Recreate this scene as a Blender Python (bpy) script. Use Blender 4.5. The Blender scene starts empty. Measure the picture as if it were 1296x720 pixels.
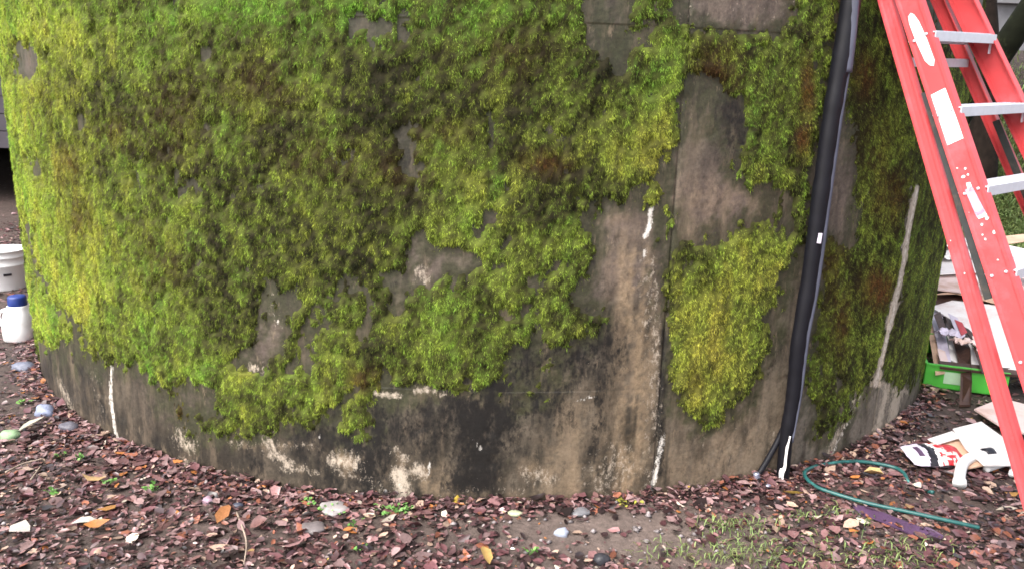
import bpy, bmesh, math, random
import numpy as np
from mathutils import Vector, Matrix

SC = bpy.context.scene
COL = SC.collection
rng = np.random.default_rng(7)
random.seed(7)

# ------------------------------------------------------------------ camera, sky, sun, exposure
CAM_H, FPX = 1.5, 1000.0
PITCH, ROLL = math.radians(13.86), math.radians(1.58)
fwd = np.array([0, math.cos(PITCH), -math.sin(PITCH)])
up0 = np.array([0, math.sin(PITCH), math.cos(PITCH)])
rt0 = np.array([1.0, 0, 0])
upv = up0 * math.cos(ROLL) - rt0 * math.sin(ROLL)
rtv = rt0 * math.cos(ROLL) + up0 * math.sin(ROLL)
CAM = np.array([0, 0, CAM_H])
cam_d = bpy.data.cameras.new('camera')
cam = bpy.data.objects.new('camera', cam_d)
COL.objects.link(cam)
cam_d.sensor_width = 36.0
cam_d.lens = 36.0 * FPX / 1296.0
cam_d.clip_start, cam_d.clip_end = 0.05, 2000.0
M = Matrix.Identity(4)
for i in range(3):
    M[i][0], M[i][1], M[i][2], M[i][3] = rtv[i], upv[i], -fwd[i], CAM[i]
cam.matrix_world = M
SC.camera = cam

SUN_DIR = np.array([-0.52, -0.42, 0.85]); SUN_DIR /= np.linalg.norm(SUN_DIR)
world = bpy.data.worlds.new('World'); SC.world = world; world.use_nodes = True
wn = world.node_tree; bg = wn.nodes['Background']
sky = wn.nodes.new('ShaderNodeTexSky'); sky.sky_type = 'NISHITA'; sky.sun_disc = False
sky.sun_elevation = math.asin(SUN_DIR[2]); sky.sun_rotation = math.atan2(SUN_DIR[0], SUN_DIR[1])
sky.dust_density = 6.0; sky.air_density = 1.0; sky.ozone_density = 1.0
hs = wn.nodes.new('ShaderNodeHueSaturation'); hs.inputs['Saturation'].default_value = 0.45
wn.links.new(sky.outputs[0], hs.inputs['Color']); wn.links.new(hs.outputs[0], bg.inputs[0])
bg.inputs[1].default_value = 0.15
sun_d = bpy.data.lights.new('sun', 'SUN'); sun_d.energy = 0.75; sun_d.angle = math.radians(60)
sun_d.color = (1.0, 0.97, 0.93)
sun = bpy.data.objects.new('sun', sun_d); COL.objects.link(sun)
sun.rotation_euler = Vector(tuple(SUN_DIR)).to_track_quat('Z', 'Y').to_euler()
SC.view_settings.view_transform = 'Standard'; SC.view_settings.look = 'None'
SC.view_settings.exposure = 1.55; SC.view_settings.gamma = 1.0
SC.view_settings.use_curve_mapping = False
SC.render.engine = 'CYCLES'
SC.cycles.max_bounces = 6
SC.cycles.filter_width = 1.6
SC.cycles.use_denoising = True

# ------------------------------------------------------------------ projection helpers
def project(P):
    v = np.asarray(P, float) - CAM
    d = v @ fwd
    d = np.where(np.abs(d) < 1e-6, 1e-6, d)
    return 648 + FPX * (v @ rtv) / d, 360 - FPX * (v @ upv) / d, d
def ray(x, y):
    return fwd + rtv * ((x - 648) / FPX) - upv * ((y - 360) / FPX)
def on_plane(x, y, z=0.0):
    d = ray(x, y)
    return CAM + d * ((z - CAM_H) / d[2])
def on_depth(x, y, depth):
    return CAM + ray(x, y) * depth
TX, TY, TR = -0.153, 5.366, 2.728           # tank axis and radius
TTOP = 2.35
def on_tank(x, y, off=0.0):
    d = ray(x, y); R = TR + off
    ox, oy = CAM[0] - TX, CAM[1] - TY
    a = d[0]**2 + d[1]**2; b = ox*d[0] + oy*d[1]; c = ox*ox + oy*oy - R*R
    q = b*b - a*c
    t = (-b - math.sqrt(max(q, 0.0))) / a
    return CAM + d * t
TH0 = math.atan2(CAM[0] - TX, -(CAM[1] - TY))     # theta = 0 faces the camera
def tank_xyz(th, z, r):
    a = th + TH0
    return np.stack([TX + r*np.sin(a), TY - r*np.cos(a), z + 0*th], -1)
def tank_theta(P):
    return math.atan2(P[0]-TX, -(P[1]-TY)) - TH0

# ------------------------------------------------------------------ numpy noise
_g = np.random.default_rng(3).random((256, 256))
def vnoise(x, y, seed=0):
    x = np.asarray(x, float) + seed*17.3; y = np.asarray(y, float) + seed*31.7
    xi = np.floor(x).astype(int); yi = np.floor(y).astype(int)
    fx = x - xi; fy = y - yi
    fx = fx*fx*(3-2*fx); fy = fy*fy*(3-2*fy)
    a = _g[yi & 255, xi & 255]; b = _g[yi & 255, (xi+1) & 255]
    c = _g[(yi+1) & 255, xi & 255]; d = _g[(yi+1) & 255, (xi+1) & 255]
    return (a*(1-fx)+b*fx)*(1-fy) + (c*(1-fx)+d*fx)*fy
def fbm(x, y, seed=0, octs=4):
    s = 0; amp = .5; tot = 0
    for o in range(octs):
        s = s + amp*vnoise(x*2**o, y*2**o, seed+o*5); tot += amp; amp *= .55
    return s/tot
_jx = np.random.default_rng(11).random((256, 256)); _jy = np.random.default_rng(12).random((256, 256)); _jv = np.random.default_rng(13).random((256, 256))
def worley(x, y, seed=0):
    x = np.asarray(x, float) + seed*13.1; y = np.asarray(y, float) + seed*7.7
    xi = np.floor(x).astype(int); yi = np.floor(y).astype(int)
    best = np.full(x.shape, 9.0); val = np.zeros(x.shape)
    for dy in (-1, 0, 1):
        for dx in (-1, 0, 1):
            cx, cy = xi+dx, yi+dy
            d = (cx + _jx[cy & 255, cx & 255] - x)**2 + (cy + _jy[cy & 255, cx & 255] - y)**2
            m = d < best
            best = np.where(m, d, best); val = np.where(m, _jv[cy & 255, cx & 255], val)
    return np.sqrt(best), val
def sstep(a, b, x):
    t = np.clip((x-a)/(b-a), 0, 1); return t*t*(3-2*t)

# ------------------------------------------------------------------ mesh and object helpers
def link(name, data, mat=None, parent=None, smooth=False):
    o = bpy.data.objects.new(name, data); COL.objects.link(o)
    if mat is not None: data.materials.append(mat)
    if parent is not None: o.parent = parent
    if smooth and len(data.polygons):
        data.polygons.foreach_set('use_smooth', np.ones(len(data.polygons), bool))
    return o
def np_mesh(name, V, faces, colors=None):
    """V (n,3); faces: list of int arrays (m,k) of equal k each."""
    me = bpy.data.meshes.new(name)
    V = np.asarray(V, np.float32)
    me.vertices.add(len(V)); me.vertices.foreach_set('co', V.ravel())
    loops = np.concatenate([f.ravel() for f in faces]).astype(np.int32)
    tot = np.concatenate([np.full(len(f), f.shape[1], np.int32) for f in faces])
    st = np.concatenate([[0], np.cumsum(tot)[:-1]]).astype(np.int32)
    me.loops.add(len(loops)); me.loops.foreach_set('vertex_index', loops)
    me.polygons.add(len(tot)); me.polygons.foreach_set('loop_start', st)
    try: me.polygons.foreach_set('loop_total', tot)
    except Exception: pass
    if colors is not None:
        at = me.color_attributes.new('Col', 'FLOAT_COLOR', 'POINT')
        c = np.ones((len(V), 4), np.float32); c[:, :colors.shape[1]] = colors
        at.data.foreach_set('color', c.ravel())
    me.update(calc_edges=True); me.validate()
    return me
def grid_faces(nu, nv):
    i = np.arange(nv-1)[:, None]*nu + np.arange(nu-1)[None]
    return np.stack([i, i+1, i+1+nu, i+nu], -1).reshape(-1, 4)
def bm_obj(name, bm, mat, parent=None, smooth=False, bevel=0.0):
    if bevel > 0:
        bmesh.ops.bevel(bm, geom=bm.edges[:], offset=bevel, segments=2, affect='EDGES', clamp_overlap=True)
    bmesh.ops.recalc_face_normals(bm, faces=bm.faces[:])
    me = bpy.data.meshes.new(name); bm.to_mesh(me); bm.free()
    return link(name, me, mat, parent, smooth)
def tag(o, label=None, cat=None, group=None, kind=None):
    if label: o['label'] = label
    if cat: o['category'] = cat
    if group: o['group'] = group
    if kind: o['kind'] = kind
    return o
def empty(name, loc, label=None, cat=None, group=None):
    o = bpy.data.objects.new(name, None); COL.objects.link(o); o.location = tuple(loc)
    o.empty_display_size = .1
    bpy.context.view_layer.update()
    return tag(o, label, cat, group)
def adopt(root):
    """children are built in world space: take the root's position off again."""
    inv = Matrix.Translation(-Vector(root.location))
    for ch in list(root.children):
        ch.matrix_parent_inverse = inv
    return root
def add_box(bm, c, ax, ay, az, sx, sy, sz):
    c = Vector(tuple(c)); X = Vector(tuple(ax))*sx/2; Y = Vector(tuple(ay))*sy/2; Z = Vector(tuple(az))*sz/2
    vs = [bm.verts.new(c+i*X+j*Y+k*Z) for k in (-1, 1) for j in (-1, 1) for i in (-1, 1)]
    for f in ((0,2,3,1),(4,5,7,6),(0,1,5,4),(2,6,7,3),(0,4,6,2),(1,3,7,5)):
        bm.faces.new([vs[i] for i in f])
def add_beam(bm, A, B, wdir, w, t):
    A = Vector(tuple(A)); B = Vector(tuple(B)); z = (B-A)
    L = z.length; z.normalize(); x = Vector(tuple(wdir)); x = (x - z*x.dot(z)).normalized(); y = z.cross(x)
    add_box(bm, (A+B)/2, x, y, z, w, t, L)
def smooth_path(pts, n=8):
    P = [np.asarray(p, float) for p in pts]; out = []
    for i in range(len(P)-1):
        p0 = P[max(i-1, 0)]; p1 = P[i]; p2 = P[i+1]; p3 = P[min(i+2, len(P)-1)]
        for k in range(n):
            t = k/n
            out.append(.5*((2*p1)+(-p0+p2)*t+(2*p0-5*p1+4*p2-p3)*t*t+(-p0+3*p1-3*p2+p3)*t**3))
    out.append(P[-1]); return out
def tube_mesh(name, path, radius, seg=10, squash=1.0, cap=True):
    P = np.array(path); n = len(P)
    r = np.broadcast_to(np.asarray(radius, float), (n,)) if np.ndim(radius) < 2 else radius
    T = np.gradient(P, axis=0); T /= np.linalg.norm(T, axis=1)[:, None]
    N = np.cross(T, np.array([0.13, 0.21, 0.97]))
    N /= np.maximum(np.linalg.norm(N, axis=1)[:, None], 1e-6); B = np.cross(T, N)
    a = np.linspace(0, 2*np.pi, seg, endpoint=False)
    V = P[:, None] + r[:, None, None]*(np.cos(a)[None, :, None]*N[:, None] + squash*np.sin(a)[None, :, None]*B[:, None])
    V = V.reshape(-1, 3)
    i = np.arange(n-1)[:, None]*seg; j = np.arange(seg)[None]; k = (j+1) % seg
    F = np.stack([i+j, i+k, i+k+seg, i+j+seg], -1).reshape(-1, 4)
    faces = [F]
    if cap:
        faces.append(np.arange(seg)[None, ::-1].copy()); faces.append((np.arange(seg)+(n-1)*seg)[None])
    return np_mesh(name, V, faces)
def lathe_mesh(name, prof, c, seg=28, sq=0.0):
    prof = np.array(prof, float); n = len(prof)
    a = np.linspace(0, 2*np.pi, seg, endpoint=False)
    k = 1.0
    if sq: k = 1.0/np.power(np.abs(np.cos(a))**sq + np.abs(np.sin(a))**sq, 1/sq)
    V = np.stack([prof[:, 0, None]*(np.cos(a)*k)[None], prof[:, 0, None]*(np.sin(a)*k)[None], np.broadcast_to(prof[:, 1, None], (n, seg))], -1)
    V = V.reshape(-1, 3) + np.asarray(c)
    i = np.arange(n-1)[:, None]*seg; j = np.arange(seg)[None]; kk = (j+1) % seg
    F = np.stack([i+j, i+kk, i+kk+seg, i+j+seg], -1).reshape(-1, 4)
    return np_mesh(name, V, [F, np.arange(seg)[None, ::-1].copy(), (np.arange(seg)+(n-1)*seg)[None]])
def slab(name, pts, thick, mat, parent=None, sag=0.0):
    """sheet of real thickness from its top outline in 3-D."""
    P = [np.asarray(p, float) for p in pts]
    c = np.mean(P, axis=0); nrm = np.zeros(3)
    for i in range(len(P)): nrm += np.cross(P[i]-c, P[(i+1) % len(P)]-c)
    nrm /= np.linalg.norm(nrm)
    if nrm[2] < 0: P = P[::-1]; nrm = -nrm
    bm = bmesh.new()
    top = [bm.verts.new(tuple(p)) for p in P]; bot = [bm.verts.new(tuple(p-nrm*thick)) for p in P]
    bm.faces.new(top); bm.faces.new(bot[::-1])
    for i in range(len(P)):
        j = (i+1) % len(P); bm.faces.new([top[j], top[i], bot[i], bot[j]])
    return bm_obj(name, bm, mat, parent)

# ------------------------------------------------------------------ materials
def new_mat(name):
    m = bpy.data.materials.new(name); m.use_nodes = True
    nt = m.node_tree; return m, nt, nt.nodes['Principled BSDF']
def plain(name, color, rough=.5, metal=0.0, var=.12, scale=20.0, bump=.0, dirt=None, spec=.5, coat=0.0):
    m, nt, b = new_mat(name); N = nt.nodes; Lk = nt.links
    tc = N.new('ShaderNodeTexCoord')
    nz = N.new('ShaderNodeTexNoise'); nz.inputs['Scale'].default_value = scale; nz.inputs['Detail'].default_value = 6
    Lk.new(tc.outputs['Object'], nz.inputs['Vector'])
    mx = N.new('ShaderNodeMix'); mx.data_type = 'RGBA'
    c = np.array(color); lo = np.clip(c*(1-var*2), 0, 1); hi = np.clip(c*(1+var), 0, 1)
    mx.inputs[6].default_value = (*lo, 1); mx.inputs[7].default_value = (*hi, 1)
    Lk.new(nz.outputs['Fac'], mx.inputs[0]); out = mx.outputs[2]
    if dirt is not None:
        n2 = N.new('ShaderNodeTexNoise'); n2.inputs['Scale'].default_value = scale*.35; n2.inputs['Detail'].default_value = 8
        n2.inputs['Roughness'].default_value = .7
        Lk.new(tc.outputs['Object'], n2.inputs['Vector'])
        rp = N.new('ShaderNodeValToRGB'); rp.color_ramp.elements[0].position = .52; rp.color_ramp.elements[1].position = .68
        Lk.new(n2.outputs['Fac'], rp.inputs[0])
        m2 = N.new('ShaderNodeMix'); m2.data_type = 'RGBA'; m2.inputs[7].default_value = (*dirt, 1)
        Lk.new(rp.outputs[0], m2.inputs[0]); Lk.new(out, m2.inputs[6]); out = m2.outputs[2]
    Lk.new(out, b.inputs['Base Color'])
    b.inputs['Roughness'].default_value = rough; b.inputs['Metallic'].default_value = metal
    b.inputs['Specular IOR Level'].default_value = spec; b.inputs['Coat Weight'].default_value = coat
    if bump > 0:
        bp = N.new('ShaderNodeBump'); bp.inputs['Strength'].default_value = bump; bp.inputs['Distance'].default_value = .01
        Lk.new(nz.outputs['Fac'], bp.inputs['Height']); Lk.new(bp.outputs[0], b.inputs['Normal'])
    return m
def attr_mat(name, rough=.6, transl=0.0, spec=.5, scale=120.0, var=.25, bump=0.0, bump_scale=None):
    m, nt, b = new_mat(name); N = nt.nodes; Lk = nt.links
    at = N.new('ShaderNodeAttribute'); at.attribute_name = 'Col'
    tc = N.new('ShaderNodeTexCoord')
    nz = N.new('ShaderNodeTexNoise'); nz.inputs['Scale'].default_value = scale; nz.inputs['Detail'].default_value = 8
    nz.inputs['Roughness'].default_value = .65
    Lk.new(tc.outputs['Object'], nz.inputs['Vector'])
    mr = N.new('ShaderNodeMapRange'); mr.inputs[1].default_value = .25; mr.inputs[2].default_value = .75
    mr.inputs[3].default_value = 1-var; mr.inputs[4].default_value = 1+var
    Lk.new(nz.outputs['Fac'], mr.inputs[0])
    mu = N.new('ShaderNodeVectorMath'); mu.operation = 'SCALE'
    Lk.new(at.outputs['Color'], mu.inputs[0]); Lk.new(mr.outputs[0], mu.inputs['Scale'])
    Lk.new(mu.outputs[0], b.inputs['Base Color'])
    b.inputs['Roughness'].default_value = rough; b.inputs['Specular IOR Level'].default_value = spec
    if bump > 0:
        nb = nz
        if bump_scale:
            nb = N.new('ShaderNodeTexNoise'); nb.inputs['Scale'].default_value = bump_scale; nb.inputs['Detail'].default_value = 9
            nb.inputs['Roughness'].default_value = .7
            Lk.new(tc.outputs['Object'], nb.inputs['Vector'])
        bp = N.new('ShaderNodeBump'); bp.inputs['Strength'].default_value = bump; bp.inputs['Distance'].default_value = .01
        Lk.new(nb.outputs['Fac'], bp.inputs['Height']); Lk.new(bp.outputs[0], b.inputs['Normal'])
    if transl > 0:
        tr = N.new('ShaderNodeBsdfTranslucent'); Lk.new(mu.outputs[0], tr.inputs[0])
        mx = N.new('ShaderNodeMixShader'); mx.inputs[0].default_value = transl
        Lk.new(b.outputs[0], mx.inputs[1]); Lk.new(tr.outputs[0], mx.inputs[2])
        Lk.new(mx.outputs[0], nt.nodes['Material Output'].inputs[0])
    return m
M_wall = attr_mat('weathered_concrete', rough=.55, spec=.32, scale=70, var=.45, bump=.22, bump_scale=110)
def add_marks(m):
    """lime runs, black mould and specks: soft masks broken up by fine noise"""
    nt = m.node_tree; N = nt.nodes; Lk = nt.links; b = N['Principled BSDF']
    src = b.inputs['Base Color'].links[0].from_socket
    at = N.new('ShaderNodeAttribute'); at.attribute_name = 'Marks'
    sp = N.new('ShaderNodeSeparateColor'); Lk.new(at.outputs['Color'], sp.inputs[0])
    tc = N.new('ShaderNodeTexCoord')
    def noise(scale, zs, det=9, rough=.68):
        mp = N.new('ShaderNodeMapping'); mp.inputs['Scale'].default_value = (1, 1, zs); Lk.new(tc.outputs['Object'], mp.inputs[0])
        nz = N.new('ShaderNodeTexNoise'); nz.inputs['Scale'].default_value = scale; nz.inputs['Detail'].default_value = det; nz.inputs['Roughness'].default_value = rough
        Lk.new(mp.outputs[0], nz.inputs['Vector']); return nz.outputs['Fac']
    def math_(op, a, b_):
        n = N.new('ShaderNodeMath'); n.operation = op
        for i, v in enumerate((a, b_)):
            if hasattr(v, 'links'): Lk.new(v, n.inputs[i])
            else: n.inputs[i].default_value = v
        return n.outputs[0]
    def blend(src, fac, col):
        cl = N.new('ShaderNodeClamp'); Lk.new(fac, cl.inputs[0])
        mx = N.new('ShaderNodeMix'); mx.data_type = 'RGBA'; mx.inputs[7].default_value = (*col, 1)
        Lk.new(cl.outputs[0], mx.inputs[0]); Lk.new(src, mx.inputs[6]); return mx.outputs[2]
    def fac(mask, nz, gm, gn, off, k):
        return math_('MULTIPLY', math_('SUBTRACT', math_('ADD', math_('MULTIPLY', mask, gm), math_('MULTIPLY', nz, gn)), off), k)
    n1 = noise(26, .45); n2 = noise(70, .6); n3 = noise(160, 1.0, 6); n4 = noise(14, .22)
    src = blend(src, math_('MULTIPLY', math_('SUBTRACT', n4, .52), 3.0), (.185, .140, .098))
    src = blend(src, math_('MULTIPLY', math_('SUBTRACT', n1, .54), 5.0), (.036, .030, .022))
    src = blend(src, math_('MULTIPLY', math_('SUBTRACT', noise(38, .35), .60), 5.0), (.27, .205, .14))
    src = blend(src, math_('MULTIPLY', math_('SUBTRACT', n3, .60), 5.0), (.020, .017, .013))
    src = blend(src, math_('MULTIPLY', math_('SUBTRACT', n2, .64), 5.0), (.24, .195, .15))
    src = blend(src, fac(sp.outputs[1], n1, .95, 2.2, 1.62, 2.2), (.013, .0115, .010))
    src = blend(src, fac(sp.outputs[1], n2, .80, 2.4, 1.70, 2.4), (.010, .009, .008))
    pn = math_('ADD', math_('MULTIPLY', n2, .65), math_('MULTIPLY', n3, .35))
    src = blend(src, fac(sp.outputs[0], pn, 1.15, 4.2, 2.72, 1.5), (.46, .39, .31))
    src = blend(src, fac(sp.outputs[2], pn, 1.4, 4.2, 2.90, 1.7), (.70, .66, .60))
    Lk.new(src, b.inputs['Base Color'])
add_marks(M_wall)
M_moss = attr_mat('moss', rough=.85, transl=.22, spec=.2, scale=60, var=.2)
M_leaf = attr_mat('wet_leaf', rough=.31, transl=.05, spec=.6, scale=90, var=.3)
M_weed = attr_mat('weed_leaf', rough=.5, transl=.3, spec=.4, scale=60, var=.2)
M_stone = attr_mat('stone', rough=.5, spec=.5, scale=40, var=.3, bump=.3)
M_soil = attr_mat('soil', rough=.75, spec=.4, scale=30, var=.5, bump=.9, bump_scale=45)
M_red = plain('red_fibreglass', (.60, .070, .076), rough=.38, var=.14, scale=14, spec=.5, dirt=(.56, .11, .125))
M_alu = plain('aluminium', (.72, .73, .80), rough=.42, metal=.3, var=.08, scale=40)
M_sticker = plain('white_sticker', (.86, .84, .83), rough=.45, var=.03, scale=30)
M_decal = plain('faded_decal', (.62, .42, .58), rough=.5, var=.25, scale=60)
M_darksteel = plain('dark_steel', (.055, .06, .06), rough=.45, metal=.4, var=.2, scale=30, dirt=(.12, .09, .07))
M_blackpipe = plain('black_plastic_pipe', (.006, .006, .010), rough=.55, var=.3, scale=25, spec=.3)
M_sleeve = plain('slate_plastic_sleeve', (.075, .080, .115), rough=.5, var=.2, scale=18)
M_white = plain('white_plastic', (.80, .80, .80), rough=.35, var=.05, scale=8, dirt=(.55, .52, .48))
M_blue = plain('blue_plastic', (.015, .04, .22), rough=.45, var=.15, scale=20)
M_card = plain('printed_card_back', (.82, .78, .77), rough=.55, var=.06, scale=6, dirt=(.62, .50, .47))
M_pinkcard = plain('damp_pinkish_card', (.74, .58, .55), rough=.6, var=.10, scale=9, dirt=(.52, .34, .27))
M_tancard = plain('tan_card', (.66, .44, .31), rough=.65, var=.14, scale=10, dirt=(.45, .27, .18))
M_brown = plain('wet_brown_wood', (.07, .035, .025), rough=.5, var=.35, scale=30, bump=.3)
M_green = plain('bright_green_plastic', (.085, .48, .055), rough=.4, var=.08, scale=10)
M_pale_green = plain('pale_green_label', (.50, .72, .48), rough=.4, var=.12, scale=30)
M_hose = plain('teal_rubber_hose', (.02, .105, .10), rough=.35, var=.25, scale=30, dirt=(.10, .30, .28))
M_purple = plain('purple_plastic_film', (.085, .045, .095), rough=.4, var=.25, scale=25, bump=.4)
M_lav = plain('lavender_print', (.62, .56, .68), rough=.35, var=.08, scale=30)
M_blackprint = plain('black_print', (.015, .014, .02), rough=.35, var=.1)
M_redprint = plain('red_print', (.55, .03, .04), rough=.35, var=.3, scale=60)
M_whiteprint = plain('white_print', (.80, .76, .76), rough=.35, var=.08, scale=40)
M_silver = plain('silver_fitting', (.45, .48, .62), rough=.3, metal=.7, var=.15)
M_bark = plain('dark_wet_bark', (.018, .012, .009), spec=.15, rough=.9, var=.45, scale=18, bump=.8)
M_mossbark = plain('mossy_bark', (.010, .012, .006), spec=.15, rough=.9, var=.4, scale=14, bump=.8, dirt=(.05, .06, .025))
M_greywall = plain('pale_grey_concrete', (.26, .255, .27), rough=.7, var=.25, scale=5, bump=.3, dirt=(.15, .13, .14))
M_plank = plain('grey_mauve_plank', (.055, .046, .060), rough=.6, var=.2, scale=8)
M_dark = plain('dark_opening', (.012, .012, .018), rough=.4, var=.2)

# ------------------------------------------------------------------ marks on the tank, charted once in the photograph's pixels and carried to the tank's (angle, height)
GX0, GY0, GS, GW, GH = -60, -60, 2, 712, 424
gx, gy = np.meshgrid(GX0 + GS*np.arange(GW), GY0 + GS*np.arange(GH))
gx = gx.astype(float); gy = gy.astype(float)
def seg_dist(ax, ay, bx, by, X, Y):
    dx, dy = bx-ax, by-ay; L = dx*dx+dy*dy+1e-9
    t = np.clip(((X-ax)*dx+(Y-ay)*dy)/L, 0, 1)
    return np.hypot(X-ax-t*dx, Y-ay-t*dy)
def poly_field(poly, soft=9.0):
    xs = [p[0] for p in poly]; ys = [p[1] for p in poly]
    out = np.zeros_like(gx)
    i0 = max(int((min(xs)-30-GX0)/GS), 0); i1 = min(int((max(xs)+30-GX0)/GS)+1, GW)
    j0 = max(int((min(ys)-30-GY0)/GS), 0); j1 = min(int((max(ys)+30-GY0)/GS)+1, GH)
    if i1 <= i0 or j1 <= j0: return out
    X = gx[j0:j1, i0:i1]; Y = gy[j0:j1, i0:i1]
    ins = np.zeros(X.shape, bool); d = np.full(X.shape, 1e9)
    for i in range(len(poly)):
        ax, ay = poly[i]; bx, by = poly[(i+1) % len(poly)]
        d = np.minimum(d, seg_dist(ax, ay, bx, by, X, Y))
        if ay != by:
            c = ((ay > Y) != (by > Y)) & (X < (bx-ax)*(Y-ay)/(by-ay)+ax); ins ^= c
    out[j0:j1, i0:i1] = np.clip(.5 + np.where(ins, d, -d)/(2*soft), 0, 1)
    return out
def line_field(pts, w, soft=None):
    soft = soft or w*.8
    d = np.full(gx.shape, 1e9)
    for (a, b) in zip(pts[:-1], pts[1:]):
        d = np.minimum(d, seg_dist(*a, *b, gx, gy))
    return np.clip((w+soft-d)/(2*soft), 0, 1)
def ell(x, y, rx, ry):
    return np.exp(-((gx-x)/rx)**2 - ((gy-y)/ry)**2)
def sample(field, X, Y):
    u = np.clip((X-GX0)/GS, 0, GW-1.001); v = np.clip((Y-GY0)/GS, 0, GH-1.001)
    i = u.astype(int); j = v.astype(int); fu = u-i; fv = v-j
    return (field[j, i]*(1-fu)+field[j, i+1]*fu)*(1-fv)+(field[j+1, i]*(1-fu)+field[j+1, i+1]*fu)*fv

MOSS = [
 [(-50,-50),(742,-50),(748,12),(740,60),(790,80),(800,40),(798,-50),(862,-50),(872,30),(882,60),(880,130),(862,170),(845,200),(838,240),(850,275),(850,308),(838,312),(834,262),(810,252),(762,256),(748,278),(750,308),(742,345),(734,378),(755,400),(742,428),(700,440),(652,450),(640,482),(602,492),(560,494),(530,488),(480,494),(476,520),(470,555),(445,562),(426,552),(418,522),(392,542),(350,542),(300,550),(265,552),(236,546),(214,520),(200,490),(185,470),(150,460),(112,452),(100,412),(90,430),(60,442),(44,420),(30,370),(10,290),(-50,200)],
 [(868,44),(960,44),(1000,38),(1006,-50),(1066,-50),(1060,60),(1046,130),(1036,190),(1026,260),(1016,310),(1000,350),(990,390),(975,430),(962,470),(952,498),(905,538),(880,536),(860,520),(850,490),(850,440),(845,400),(838,350),(850,318),(870,310),(900,300),(940,284),(966,276),(972,240),(950,244),(930,222),(940,170),(930,122),(872,108)],
 [(1072,-50),(1130,-50),(1230,100),(1240,300),(1215,380),(1195,440),(1168,480),(1142,492),(1116,482),(1108,470),(1100,486),(1085,506),(1070,532),(1052,556),(1036,556),(1030,522),(1022,490),(1028,420),(1038,350),(1046,300),(1076,310),(1086,250),(1078,196),(1072,90)],
]
BARE = [
 [(16,55),(38,48),(54,62),(50,92),(34,102),(18,92)], [(30,192),(56,195),(58,232),(42,222)],
 [(28,268),(42,300),(62,352),(86,394),(106,404),(98,428),(70,392),(44,352),(32,310)],
 [(515,300),(528,296),(536,318),(552,310),(568,316),(562,338),(549,356),(532,366),(520,354)],
 [(325,370),(340,365),(365,410),(360,440),(345,462),(300,456),(318,430),(334,400),(328,385)],
 [(405,400),(420,392),(425,410),(404,436),(394,464),(376,460),(382,425)], [(415,348),(448,342),(455,372),(425,380)],
 [(662,352),(672,340),(692,340),(696,352),(680,362),(664,362)], [(602,290),(618,274),(626,280),(618,294)],
 [(500,165),(520,150),(528,190),(530,240),(516,244),(504,210)], [(468,22),(478,18),(486,28),(482,56),(474,56)],
 [(206,492),(238,478),(270,504),(284,528),(252,528),(228,512)], [(560,318),(600,316),(606,340),(575,352)],
 [(748,30),(785,24),(790,72),(752,76)], [(228,222),(244,220),(250,246),(234,240)], [(160,225),(172,222),(182,248),(168,250)],
 [(456,398),(468,388),(474,430),(460,428)], [(986,240),(1002,236),(1004,292),(985,300)], [(310,460),(345,456),(348,472),(315,474)],
 [(1058,205),(1086,192),(1090,250),(1074,306),(1048,300)], [(1155,238),(1161,242),(1140,370),(1114,476),(1106,474),(1134,366)], [(478,350),(500,330),(520,372),(498,395)],
]
THIN = [ell(690,205,30,14)*.25, ell(590,330,40,24)*.4, ell(500,380,40,30)*.3, ell(290,255,16,30)*.4,
        ell(460,480,40,18)*.25, ell(655,455,20,30)*.5, ell(250,500,40,25)*.3, ell(470,30,40,30)*.4, ell(335,420,60,60)*.25, ell(540,320,70,50)*.25]
moss_f = np.zeros_like(gx)
for p in MOSS: moss_f = np.maximum(moss_f, poly_field(p, 24))
for p in BARE: moss_f = np.minimum(moss_f, 1 - (poly_field(p, 4) if p[0] == (1155, 238) else .76*poly_field(p, 13)))
for p, a in [([(636,440),(735,395),(752,430),(705,500),(650,535),(596,505)], .42), ([(470,485),(645,480),(600,512),(500,525)], .38), ([(386,340),(470,335),(470,460),(376,468)], .50), ([(195,480),(290,490),(290,540),(225,535)], .40),
             ([(745,20),(800,20),(800,80),(745,80)], .40), ([(495,150),(530,150),(530,245),(495,245)], .40), ([(880,110),(940,110),(935,200),(880,180)], .35), ([(950,240),(1010,235),(1005,300),(950,290)], .42), ([(960,380),(1000,360),(975,490),(950,500)], .42),
             ([(840,300),(860,250),(870,320),(845,340)], .45), ([(1030,500),(1100,480),(1060,570),(1030,570)], .40), ([(60,430),(150,440),(130,480),(70,470)], .38), ([(500,290),(600,290),(600,370),(490,380)], .40)]:
    moss_f = np.maximum(moss_f, a*poly_field(p, 16))
moss_f = np.maximum(moss_f, .86*poly_field([(846,38),(955,38),(960,118),(938,104),(915,122),(892,98),(870,112),(848,104)], 17))
seam_f = line_field([(1161,236),(1136,370),(1108,488)], 2.4, 1.8)
for t in THIN: moss_f = moss_f*(1-t)
moss_f = np.maximum(moss_f, 0)

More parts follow.
